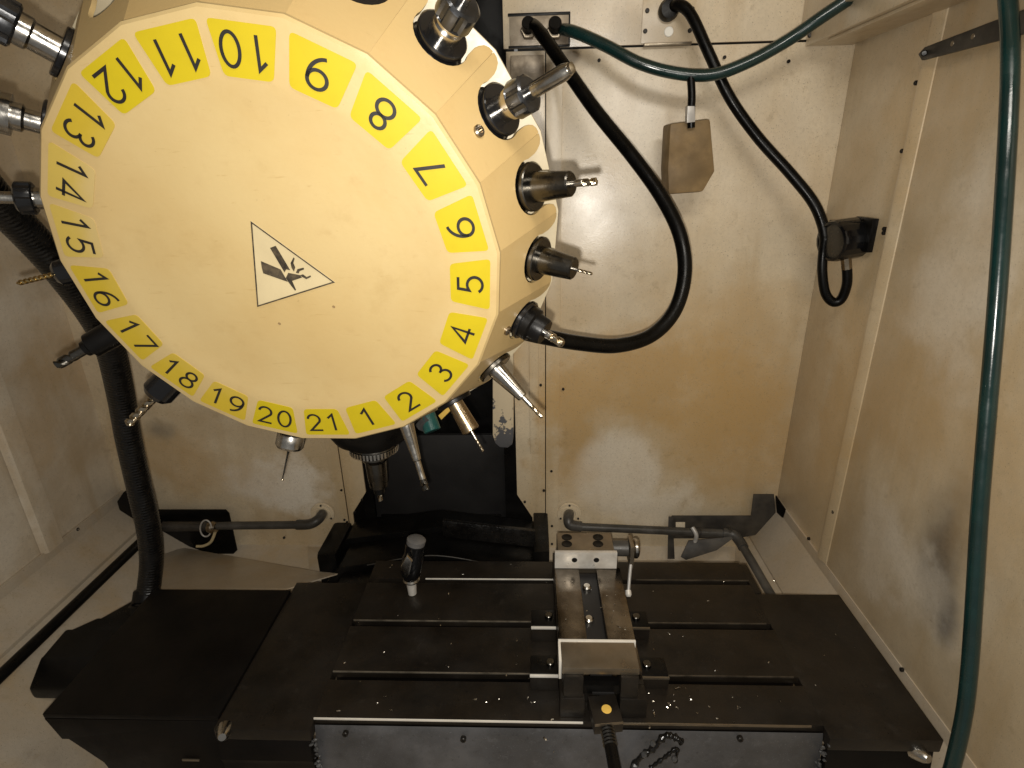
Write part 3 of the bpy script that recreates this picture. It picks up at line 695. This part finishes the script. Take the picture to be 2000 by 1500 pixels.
for pg in pict:
    q = zc(pg); f_ = bm.faces.new([bm.verts.new((p.x, p.y, -.0036)) for p in q])
bm.normal_update(); bmesh.ops.triangulate(bm, faces=bm.faces[:], ngon_method='EAR_CLIP')
link('pictogram', finish(bm, 'pictogram'), M['inkworn'], wsk, TM)
for u, v in ((546, 632), (652, 599)):
    q = disc(u, v); lathe('pin_hole', [(0, 0), (.0013, 0), (.0016, .0003)], M['block'], tu, TM @ Matrix.Translation((q.x, q.y, -.0043)), 12)
box('turret_arm', -.36, -.14, .68, .92, .62, 1.1, M['black'], tu, .01)

# ------------------------------------------------------------------ tools in the pockets
FLG = [(0, -.03), (.010, -.03), (.0155, -.008), (.0225, -.008), (.0232, -.006), (.0232, -.002), (.0205, .001), (.0205, .003), (.0232, .006), (.0232, .010), (.0222, .011), (.0165, .011)]
def flange(t, m4, mat='blackgloss'): return lathe('flange', FLG + [(0, .011)], M[mat], t, m4, 40)
def twist(name, L0, L1, r, mat, t, m4, turns=3.0, flutes=2):
    """fluted cutter: section with flutes, twisted along its length and pointed"""
    bm = bmesh.new(); rings = []; n = 24; seg = 36
    for i in range(seg + 1):
        f = i / seg; z = L0 + (L1 - L0) * f; sc = 1 if f < .93 else max(.02, 1 - (f - .93) / .07 * .98)
        rings.append([bm.verts.new(((r * sc * (1 - .42 * max(0, math.cos(flutes * a)) ** 2)) * math.cos(a + turns * 2 * PI * f), (r * sc * (1 - .42 * max(0, math.cos(flutes * a)) ** 2)) * math.sin(a + turns * 2 * PI * f), z)) for a in [2 * PI * j / n for j in range(n)]])
    for a, b_ in zip(rings, rings[1:]):
        for j in range(n): bm.faces.new((a[j], a[(j + 1) % n], b_[(j + 1) % n], b_[j]))
    bm.faces.new(rings[0]); bm.faces.new(rings[-1])
    return link(name, finish(bm, name, .7), M[mat], t, m4)
def colletnut(t, m4, z, r, h, mat='nickel'):
    bm = bmesh.new(); n = 48; rings = []
    for zz, rr, notch in ((z, r * .86, 0), (z + h * .08, r * .98, 0), (z + h * .12, r, 1), (z + h * .86, r, 1), (z + h * .92, r * .93, 0), (z + h, r * .8, 0), (z + h, r * .45, 0)):
        rings.append([bm.verts.new(((rr * (.88 if notch and (j % 8) in (0, 1, 2) else 1)) * math.cos(2 * PI * j / n), (rr * (.88 if notch and (j % 8) in (0, 1, 2) else 1)) * math.sin(2 * PI * j / n), zz)) for j in range(n)])
    for a, b_ in zip(rings, rings[1:]):
        for j in range(n): bm.faces.new((a[j], a[(j + 1) % n], b_[(j + 1) % n], b_[j]))
    bm.faces.new(rings[0]); bm.faces.new(rings[-1])
    return link('collet_nut', finish(bm, 'collet_nut', .5), M[mat], t, m4)
TLEAN = math.radians(28)
def tool(k, label, dz=0.0):
    a = ang(k); er = E1 * math.cos(a) + E2 * math.sin(a)
    d = er * math.cos(TLEAN) + TN * math.sin(TLEAN)
    b_ = FM[k] @ Vector((0, L - .0360, -.006 + dz))
    m4 = axis(b_, d, .4 * k)
    return thing('tool_holder', b_, label, 'tool', 'tools in the turret pockets', basis=m4), m4
def cone(name, prof, mat, t, m4, seg=32): return lathe(name, prof, M[mat], t, m4, seg)
def holder(t, m4, r0, r1, z1, mat, z0=.011): return cone('holder_body', [(0, z0), (r0, z0), (r0, z0 + .003), (r1, z1 - .0015), (r1 - .0015, z1), (0, z1)], mat, t, m4)
def shank(t, m4, r, z0_, z1, mat='steel'): return cone('shank', [(0, z0_), (r, z0_), (r, z1 - .0005), (r - .0005, z1), (0, z1)], mat, t, m4, 20)

t, m = tool(8, 'collet holder with black flange in the pocket beside the number eight', .0); flange(t, m); cone('chuck_neck', [(0, .011), (.014, .011), (.014, .02), (.0125, .022), (.0125, .026), (0, .026)], 'steel', t, m); colletnut(t, m, .026, .0172, .02); shank(t, m, .005, .044, .06); twist('cutter', .06, .10, .005, 'drill', t, m, 1.2)
t, m = tool(7, 'collet holder gripping a long plain steel bar beside the number seven'); flange(t, m); cone('chuck_neck', [(0, .011), (.0125, .011), (.0125, .020), (.0138, .021), (.0138, .026), (0, .026)], 'steel', t, m); colletnut(t, m, .026, .0165, .019); cone('bar', [(0, .043), (.0068, .043), (.0068, .082), (.0058, .086), (.0052, .088), (0, .088)], 'steel', t, m); cone('bar_tip', [(0, .088), (.0045, .088), (.0045, .091), (.0015, .092), (0, .092)], 'steel', t, m)
t, m = tool(6, 'brownish steel tool holder with a short end mill beside the number six'); flange(t, m, 'steeldark'); holder(t, m, .0148, .0118, .052, 'steeldark'); shank(t, m, .0034, .052, .064); twist('cutter', .064, .079, .0036, 'drill', t, m, .8)
t, m = tool(5, 'dark cylindrical tool holder with a thin drill beside the number five'); flange(t, m, 'steeldark'); holder(t, m, .0145, .0118, .05, 'steeldark'); shank(t, m, .0018, .05, .056); twist('cutter', .056, .071, .0018, 'drill', t, m, 1.5)
t, m = tool(4, 'wide black tool holder with a bright end mill beside the number four'); flange(t, m); cone('holder_body', [(0, .011), (.020, .011), (.020, .020), (.0165, .022), (.0155, .034), (.0145, .036), (0, .036)], 'black', t, m); shank(t, m, .0052, .036, .044); twist('cutter', .042, .062, .0052, 'drill', t, m, 1.0)
t, m = tool(3, 'slender tapered steel tool holder with a long thin cutter beside the number three'); flange(t, m, 'steeldark'); holder(t, m, .0118, .0068, .058, 'steel'); shank(t, m, .003, .058, .072); twist('cutter', .072, .092, .0028, 'drill', t, m, 1.2)
t, m = tool(2, 'bronze stained tool holder with a hair-thin drill beside the number two'); flange(t, m, 'black'); holder(t, m, .0102, .0118, .052, 'bronze'); shank(t, m, .0018, .052, .064); twist('cutter', .064, .083, .0016, 'drill', t, m, 2)
t, m = tool(1, 'bright slim tapered tool with a rounded end mill beside the number one'); flange(t, m, 'steeldark'); holder(t, m, .0098, .0055, .064, 'steel'); shank(t, m, .0042, .064, .09); twist('cutter', .09, .106, .0046, 'steeldark', t, m, .8)
t, m = tool(20, 'touch probe with a steel body and needle stylus below the number twenty'); flange(t, m); cone('holder_body', [(0, .011), (.015, .011), (.015, .026), (0, .026)], 'black', t, m); cone('probe_body', [(0, .026), (.0175, .026), (.0185, .028), (.0185, .043), (.016, .0465), (.004, .048), (0, .048)], 'steel', t, m); cone('stylus', [(0, .048), (.0022, .048), (.0013, .056), (.0009, .092), (0, .092)], 'steeldark', t, m, 12); cone('stylus_ball', [(0, .0905), (.0013, .0912), (.0019, .0926), (.0013, .0942), (0, .0948)], 'drill', t, m, 12)
t, m = tool(18, 'black drill chuck with a large twist drill below the number eighteen'); flange(t, m); cone('holder_body', [(0, .011), (.019, .011), (.0195, .050), (.015, .056), (0, .056)], 'blackgloss', t, m); twist('cutter', .054, .108, .0058, 'drill', t, m, 2.6)
t, m = tool(17, 'dark tool holder with a stubby fluted drill beside the number seventeen'); flange(t, m); cone('holder_body', [(0, .011), (.0165, .011), (.0150, .058), (.010, .061), (.0095, .066), (0, .066)], 'black', t, m); shank(t, m, .0062, .064, .082, 'steeldark'); twist('cutter', .080, .103, .0064, 'steeldark', t, m, .8)
t, m = tool(16, 'black tool holder with a thin golden twist drill beside the number sixteen'); flange(t, m); cone('holder_body', [(0, .011), (.0155, .011), (.014, .036), (.010, .040), (0, .042)], 'blackgloss', t, m); twist('cutter', .040, .078, .0030, 'gold', t, m, 4)
t, m = tool(15, 'dark collet holder seen in front of the black hose beside the number fifteen'); flange(t, m); cone('chuck_neck', [(0, .011), (.011, .011), (.011, .026), (0, .026)], 'steel', t, m); colletnut(t, m, .026, .0165, .016, 'blackgloss'); shank(t, m, .006, .04, .09)
t, m = tool(14, 'chrome stepped tool holder beside the number fourteen'); flange(t, m); cone('chuck_neck', [(0, .011), (.010, .011), (.010, .024), (.013, .026), (.013, .034), (0, .034)], 'steel', t, m); cone('holder_body', [(0, .034), (.019, .034), (.019, .065), (0, .066)], 'steel', t, m); shank(t, m, .008, .065, .1)
t, m = tool(13, 'chrome collet holder with dark nut beside the numbers twelve and thirteen'); flange(t, m); cone('chuck_neck', [(0, .011), (.0125, .011), (.0125, .03), (.0145, .032), (.0145, .04), (0, .04)], 'steel', t, m); colletnut(t, m, .04, .0195, .02); shank(t, m, .006, .058, .1)
# the tool held in the spindle
m = Matrix.Translation((SPX, SPY, zr - .003)) @ Matrix.Rotation(PI, 4, 'X')
t = thing('spindle_tool', m.translation, 'dark straight tool holder hanging from the toothed spindle ring', 'tool', basis=m)
cone('holder_body', [(0, -.004), (.027, -.004), (.027, .008), (.022, .014), (.0185, .018), (.0165, .055), (.0150, .068), (0, .07)], 'steeldark', t, m)
shank(t, m, .0095, .068, .082, 'black'); twist('cutter', .080, .099, .0040, 'drill', t, m, .6)

# ------------------------------------------------------------------ hoses, lamp and wall fittings
def path(*p): return [B(u, v, y) for u, v, y in p]
tag(tube('coolant_hose', path((1092, 58, 1.372), (1120, 62, 1.33), (1180, 88, 1.30), (1250, 124, 1.28), (1320, 143, 1.27), (1390, 146, 1.26), (1460, 122, 1.25), (1540, 78, 1.24), (1610, 30, 1.22), (1700, -30, 1.2)), .0117, M['hosegreen'], None, 16), 'dark green hose sagging across the top of the back wall', 'hose')
tag(tube('coolant_hose', [P(u, v, 0, .61) for u, v in ((1960, -90), (1968, 0), (1973, 100), (1970, 220), (1960, 400), (1946, 600), (1929, 800), (1913, 1000), (1904, 1150), (1894, 1300), (1882, 1400), (1862, 1490), (1840, 1560))], .0102, M['hosegreen'], None, 16), 'thick green hose hanging down in front of the right wall', 'hose')
tag(tube('air_hose', path((1036, 48, 1.372), (1050, 58, 1.33), (1085, 105, 1.29), (1160, 212, 1.22), (1235, 305, 1.16), (1292, 385, 1.12), (1328, 460, 1.08), (1337, 535, 1.05), (1318, 606, 1.02), (1272, 655, .99), (1205, 675, .95), (1130, 670, .91), (1060, 657, .87), (980, 640, .82), (900, 640, .80)), .0132, M['hoseblack'], None, 16), 'black hose looping from the wall plate to behind the turret', 'hose')
tag(tube('lamp_cable', path((1305, 20, 1.37), (1325, 10, 1.345), (1350, 30, 1.33), (1385, 105, 1.31), (1425, 190, 1.30), (1480, 268, 1.29), (1540, 335, 1.27), (1586, 392, 1.25), (1606, 436, 1.235), (1612, 470, 1.225)), .0112, M['hoseblack'], None, 14), 'black cable running from the upper wall plate to the round lamp', 'cable')
tag(tube('conduit', path((-60, 330, .74), (0, 400, .78), (60, 462, .82), (120, 530, .86), (180, 612, .92), (215, 680, .96), (236, 770, .99), (252, 860, 1.0), (272, 950, 1.005), (290, 1030, 1.005), (296, 1090, 1.0), (292, 1140, .985), (286, 1180, .965)), .0232, M['corr'], None, 18, 14, .035, .0065), 'thick ribbed black conduit curving down behind the turret to the left table cover', 'conduit')
cf = thing('conduit_collar', B(286, 1165, .97), 'black collar where the ribbed conduit enters the left table cover', 'collar')
cyl('collar_ring', B(290, 1152, .985), B(286, 1180, .965), .029, M['black'], cf, 28, .003)
cyl('collar_foot', B(286, 1178, .967), B(285, 1200, .955), .034, M['black'], cf, 28, .003)
# plates on the back wall
ip = thing('hose_inlet_plate', B(1052, 60), 'small oily plate with two hose fittings high on the back wall', 'plate')
a, b_ = B(995, 34), B(1110, 88)
box('plate_body', a.x, b_.x, YB - .008, YB - .0035, b_.z, a.z, M['dirtyplate'], ip, .001)
box('plate_frame', a.x - .003, b_.x + .003, YB - .011, YB - .0032, a.z, a.z + .005, M['black'], ip, .001)
box('plate_frame', a.x - .003, b_.x + .003, YB - .0098, YB - .0032, b_.z - .004, b_.z, M['black'], ip, .001)
box('plate_frame', b_.x, b_.x + .003, YB - .0105, YB - .0032, b_.z + .0002, a.z - .0002, M['black'], ip, .0005)
for u, v in ((1032, 62), (1083, 62)):
    c = B(u, v, YB - .008); hexnut('hose_fitting', c, (0, -1, 0), .030, .016, M['jaw'], ip, .012); cyl('fitting_stub', c + Vector((0, -.012, .004)), c + Vector((0, -.034, .010)), .0135, M['black'], ip)
a, b_ = B(997, 110), B(1062, 165)
box('lower_plate', a.x, b_.x, YB - .0085, YB - .0065, b_.z, a.z, M['dirtyplate'], ip, .0008)
up_ = thing('cable_inlet_plate', B(1304, 45), 'cream cover plate with four bolts and a white plug on the back wall', 'plate')
a, b_ = B(1256, -10), B(1352, 83)
box('plate_body', a.x, b_.x, YB - .006, YB - .0035, b_.z, a.z, M['wall'], up_, .0008)
for u, v in ((1264, 21), (1352, 18), (1260, 61), (1347, 60)):
    c = B(u, v, YB - .006); link('bolt', BOLT, None, up_, axis(c, (0, -1, 0)) @ Matrix.Scale(1.0, 4))
lathe('white_plug', [(0, .003), (.0085, .003), (.0098, .0015), (.0098, 0)], M['white'], up_, axis(B(1306, 62, YB - .006), (0, -1, 0)), 24)
box('plate_ledge', a.x + .005, b_.x - .005, YB - .018, YB - .0035, b_.z - .006, b_.z - .001, M['jaw'], up_, .001)
c = B(1304, 22, YB - .006); lathe('cable_gland', [(0, 0), (.020, 0), (.021, .012), (.017, .022), (0, .024)], M['black'], up_, axis(c, (0, -1, 0)), 20)
# hanging block
hb = thing('hanging_box', B(1348, 310, 1.30), 'brown oil-soaked box hanging from a strap below the green hose', 'box')
yb0, yb1 = 1.262, 1.318
f_ = [B(1309, 241, yb0), B(1388, 231, yb0), B(1397, 335, yb0), B(1374, 375, yb0), B(1306, 380, yb0), B(1304, 330, yb0)]
prism('box_body', f_, (-.004, yb1 - yb0, .0), M['block'], hb, .007)
tube('hang_strap', [B(1349, 150, 1.262), B(1351, 185, 1.258), B(1350, 215, 1.256), B(1350, 250, 1.257)], .0078, M['hoseblack'], hb, 8)
prism('tape_wrap', [B(1343, 207, 1.246), B(1357, 207, 1.246), B(1358, 238, 1.246), B(1342, 240, 1.246)], (0, .020, 0), M['tape'], hb, .001)
# round lamp on the right wall
la = thing('round_lamp', B(1650, 470, 1.2), 'black round lamp on a bracket fixed to the right wall', 'lamp')
lc = B(1647, 468, 1.21); ld = Vector((-.95, -.28, -.08)).normalized()
lathe('lamp_body', [(0, -.045), (.030, -.045), (.038, -.040), (.042, -.030), (.042, .022), (.040, .030), (.035, .031), (.0345, .026), (0, .026)], M['blackgloss'], la, axis(lc, ld, .3), 20, .3)
lathe('lamp_lens', [(0, .028), (.028, .0275), (.034, .0262)], M['lens'], la, axis(lc, ld), 32)
box('lamp_bracket', .615, .665, lc.y - .02, lc.y + .02, lc.z + .034, lc.z + .038, M['black'], la, .001)
box('lamp_bracket', .664, .6755, lc.y - .05, lc.y + .012, lc.z - .02, lc.z + .045, M['black'], la, .001)
bolt((.663, lc.y - .026, lc.z + .012), (-1, 0, 0), la, 1.4)
cyl('lamp_gland', B(1652, 500, 1.20), B(1654, 526, 1.20), .0105, M['bolt2'], la, 8)
tag(tube('lamp_tail', path((1654, 522, 1.2), (1654, 555, 1.2), (1643, 584, 1.205), (1627, 590, 1.21), (1612, 572, 1.215), (1606, 530, 1.22), (1608, 490, 1.225), (1612, 460, 1.225)), .0098, M['hoseblack'], None, 14), 'short loop of black cable hanging below the round lamp', 'cable')
# bar on the right wall
hbr = thing('wall_bar', P(1900, 80, 0, .66), 'dark flat steel bar with holes bolted high across the right wall', 'bar')
xb = .655
q = [P(1806, 92, 0, xb), P(2060, -5, 0, xb), P(2060, 50, 0, xb), P(1800, 118, 0, xb), P(1793, 106, 0, xb)]
prism('bar_body', q, (.006, 0, 0), M['soot'], hbr, .001)
for u, v in ((1900, 71), (1860, 85)): lathe('bar_hole', [(0, .0006), (.0035, .0006), (.004, 0)], M['jaw'], hbr, axis(P(u, v, 0, xb), (-1, 0, 0)), 14)
cyl('bar_stud', P(1805, 104, 0, xb - .006), P(1805, 104, 0, XR - .002), .0045, M['black'], hbr)

# ------------------------------------------------------------------ pipes, flanges and brackets along the back
def wall_flange(u, v, label):
    t = thing('pipe_flange', B(u, v), label, 'flange', 'round pipe flanges on the back wall')
    c = B(u, v, YB - .006)
    lathe('flange_disc', [(0, .003), (.016, .003), (.018, .0055), (.024, .0055), (.025, .003), (.034, .003), (.035, .0015), (.035, -.002)], M['wall'], t, axis(c, (0, -1, 0)), 36)
    for i in range(3):
        a_ = PI / 2 + i * 2 * PI / 3; bolt(c + Vector((.029 * math.cos(a_), -.003, .029 * math.sin(a_))), (0, -1, 0), t, .7)
    return t
wall_flange(630, 1003, 'round cream flange at the end of the pipe with the valve')
wall_flange(1112, 1003, 'round cream flange above the rear jaw of the vise')
pl = thing('coolant_pipe', B(480, 1026, 1.32), 'grey pipe with elbow and valve left of the column', 'pipe')
tube('pipe_run', path((318, 1028, 1.315), (420, 1027, 1.315), (520, 1026, 1.315), (590, 1025, 1.315)), .0112, M['pipe'], pl)
tube('elbow', path((580, 1025, 1.315), (604, 1024, 1.315), (620, 1016, 1.325), (628, 1006, 1.35), (630, 1003, 1.376)), .0142, M['pipe'], pl)
cyl('pipe_sleeve', B(318, 1028, 1.315), B(400, 1028, 1.315), .0138, M['soot'], pl)
lathe('valve_ball', [(0, -.014), (.014, -.012), (.018, 0), (.014, .012), (0, .014)], M['bolt2'], pl, axis(B(415, 1030, 1.31), (1, 0, 0)), 20)
tube('valve_ring', [B(402 + 11 * math.cos(a_), 1032 + 16 * math.sin(a_), 1.298) for a_ in [i * PI / 6 for i in range(13)]], .0022, M['tape'], pl, 8, 3)
tube('valve_lever', path((420, 1040, 1.295), (412, 1058, 1.29), (398, 1066, 1.288), (384, 1067, 1.288)), .0042, M['sticker'], pl, 8)
pr_ = thing('coolant_pipe', B(1280, 1037, 1.32), 'dark pipe with two elbows running right behind the vise', 'pipe')
tube('pipe_run', path((1128, 1029, 1.315), (1220, 1033, 1.315), (1330, 1038, 1.315), (1400, 1041, 1.315), (1432, 1043, 1.315)), .0112, M['pipe'], pr_)
tube('elbow', path((1112, 1003, 1.376), (1111, 1006, 1.35), (1110, 1014, 1.325), (1114, 1025, 1.315), (1135, 1029, 1.315)), .0145, M['pipe'], pr_)
tube('elbow', path((1412, 1041, 1.315), (1432, 1044, 1.31), (1445, 1058, 1.29), (1452, 1070, 1.27)), .0140, M['pipe'], pr_)
tube('pipe_leg', path((1445, 1058, 1.29), (1470, 1100, 1.22), (1500, 1152, 1.13), (1530, 1200, 1.06)), .0112, M['pipe'], pr_)
for u in (1360, 1420): cyl('pipe_joint', B(u, 1039, 1.315), B(u + 7, 1040, 1.315), .0135, M['soot'], pr_)
bl = thing('pipe_bracket', B(390, 1040, 1.36), 'black sheet bracket behind the valve left of the column', 'bracket')
prism('bracket_plate', [B(300, 996, 1.352), B(440, 996, 1.352), B(447, 1003, 1.352), B(463, 1075, 1.352), B(446, 1092, 1.352), B(390, 1075, 1.352), B(310, 1046, 1.352)], (0, .004, 0), M['black'], bl, .001)
prism('bracket_tab', [B(330, 1010, 1.356), B(360, 1010, 1.356), B(360, 1030, 1.356), B(330, 1030, 1.356)], (0, .022, 0), M['black'], bl, .001)
lb = thing('corner_bracket', B(250, 995, 1.34), 'black angular bracket in the left rear corner beside the conduit', 'bracket')
prism('bracket_plate', [B(228, 980, 1.33), B(240, 962, 1.33), B(275, 966, 1.33), B(275, 1030, 1.33), B(238, 1015, 1.33)], (0, .045, 0), M['black'], lb, .003)
br = thing('pipe_bracket', B(1430, 1020, 1.36), 'sooty black sheet bracket in the right rear corner', 'bracket')
yy = 1.352
prism('bracket_plate', [B(1312, 1008, yy), B(1467, 1008, yy), B(1472, 966, yy), B(1512, 966, yy), B(1516, 1008, yy), B(1522, 1036, yy), B(1440, 1052, yy), B(1312, 1052, yy)], (0, .004, 0), M['soot'], br, .001)
prism('bracket_side', [B(1514, 968, yy - .003), B(1536, 1000, yy - .045), B(1533, 1030, yy - .045), B(1520, 1036, yy - .003)], (.004, .002, 0), M['black'], br, .001)
prism('bracket_side', [B(1306, 1010, yy - .004), B(1314, 1010, yy - .004), B(1318, 1092, yy - .03), B(1304, 1092, yy - .03)], (0, .004, 0), M['soot'], br, .001)
prism('bracket_window', [B(1320, 1020, yy - .0012), B(1338, 1020, yy - .0012), B(1338, 1032, yy - .0012), B(1320, 1032, yy - .0012)], (0, .001, 0), M['wall'], br, .0003)
prism('bracket_wing', [B(1345, 1056, 1.30), B(1410, 1050, 1.30), B(1440, 1046, 1.30), B(1400, 1075, 1.28), B(1340, 1094, 1.27), B(1330, 1088, 1.27)], (0, .004, -.002), M['soot'], br, .001)
tube('bracket_clip', path((1352, 1030, 1.31), (1360, 1045, 1.298), (1356, 1060, 1.30), (1340, 1086, 1.29)), .006, M['tape'], br, 8)

# ------------------------------------------------------------------ chips
rc = random.Random(11)
def chips(name, pts, label, big=1.0):
    bm = bmesh.new()
    for p, s_ in pts:
        n = rc.randint(3, 6); d = rc.uniform(0, 6.28); cur = rc.uniform(-.9, .9); pos = Vector(p); w_ = s_ * rc.uniform(.2, .4); prev = None
        for i in range(n):
            t = Vector((math.cos(d), math.sin(d), 0)); nn = Vector((-t.y, t.x, 0)); hgt = rc.uniform(.0003, .0016) * big
            a_ = bm.verts.new(pos + nn * w_ + Vector((0, 0, hgt))); b2 = bm.verts.new(pos - nn * w_ + Vector((0, 0, .0002)))
            if prev: bm.faces.new((prev[0], prev[1], b2, a_))
            prev = (a_, b2); pos = pos + t * s_ * .6; d += cur
    me = bpy.data.meshes.new(name); bm.to_mesh(me); bm.free()
    o = link(name, me, M['chip']); tag(o, label, 'chips', None, 'stuff'); return o
pts = []
for i in range(60):
    pts.append((Vector((rc.uniform(TX0, TX1 + .15), rc.uniform(.66, 1.04), .0006)), rc.uniform(.0008, .0022)))
for i in range(28): pts.append((Vector((rc.gauss(.23, .05), rc.gauss(.69, .03), .0006)), rc.uniform(.001, .003)))
for i in range(18): pts.append((Vector((rc.gauss(.0, .04), rc.gauss(.72, .05), .0006)), rc.uniform(.001, .0025)))
for u, v in ((755, 1360), (923, 1367), (768, 1388), (1062, 1440)): pts.append((Zp(u, v, .001), .004))
chips('metal_chips', pts, 'small bright metal chips scattered over the table')
pts = [(Vector((rc.uniform(.042, .17), rc.uniform(.73, .95), .0602)), rc.uniform(.0007, .0016)) for i in range(40)]
chips('vise_chips', pts, 'fine metal chips lying on the vise bed')
cb = thing('chip_string', B(1285, 1460, .635), 'black tangled string of chips stuck to the front of the table', 'chip string')
tube('chip_strand', path((1225, 1515, .630), (1250, 1480, .630), (1275, 1462, .632), (1298, 1438, .634), (1318, 1440, .634), (1332, 1450, .632)), lambda f: .0035 + .003 * abs(math.sin(f * 37) * math.cos(f * 23)), M['corr'], cb, 8, 12)
tube('chip_strand', path((1270, 1500, .628), (1300, 1478, .630), (1322, 1462, .632), (1318, 1490, .63)), lambda f: .002 + .0026 * abs(math.sin(f * 31 + 1) * math.cos(f * 17)), M['corr'], cb, 8, 12)
for u, v in ((1275, 1452), (1258, 1474), (1317, 1482), (1240, 1496)):
    c = B(u, v, .626); lathe('chip_curl', [(0, -.004), (.004, -.003), (.005, .001), (.002, .005), (0, .005)], M['grime'], cb, axis(c, (rc.random(), -1, rc.random())), 7)
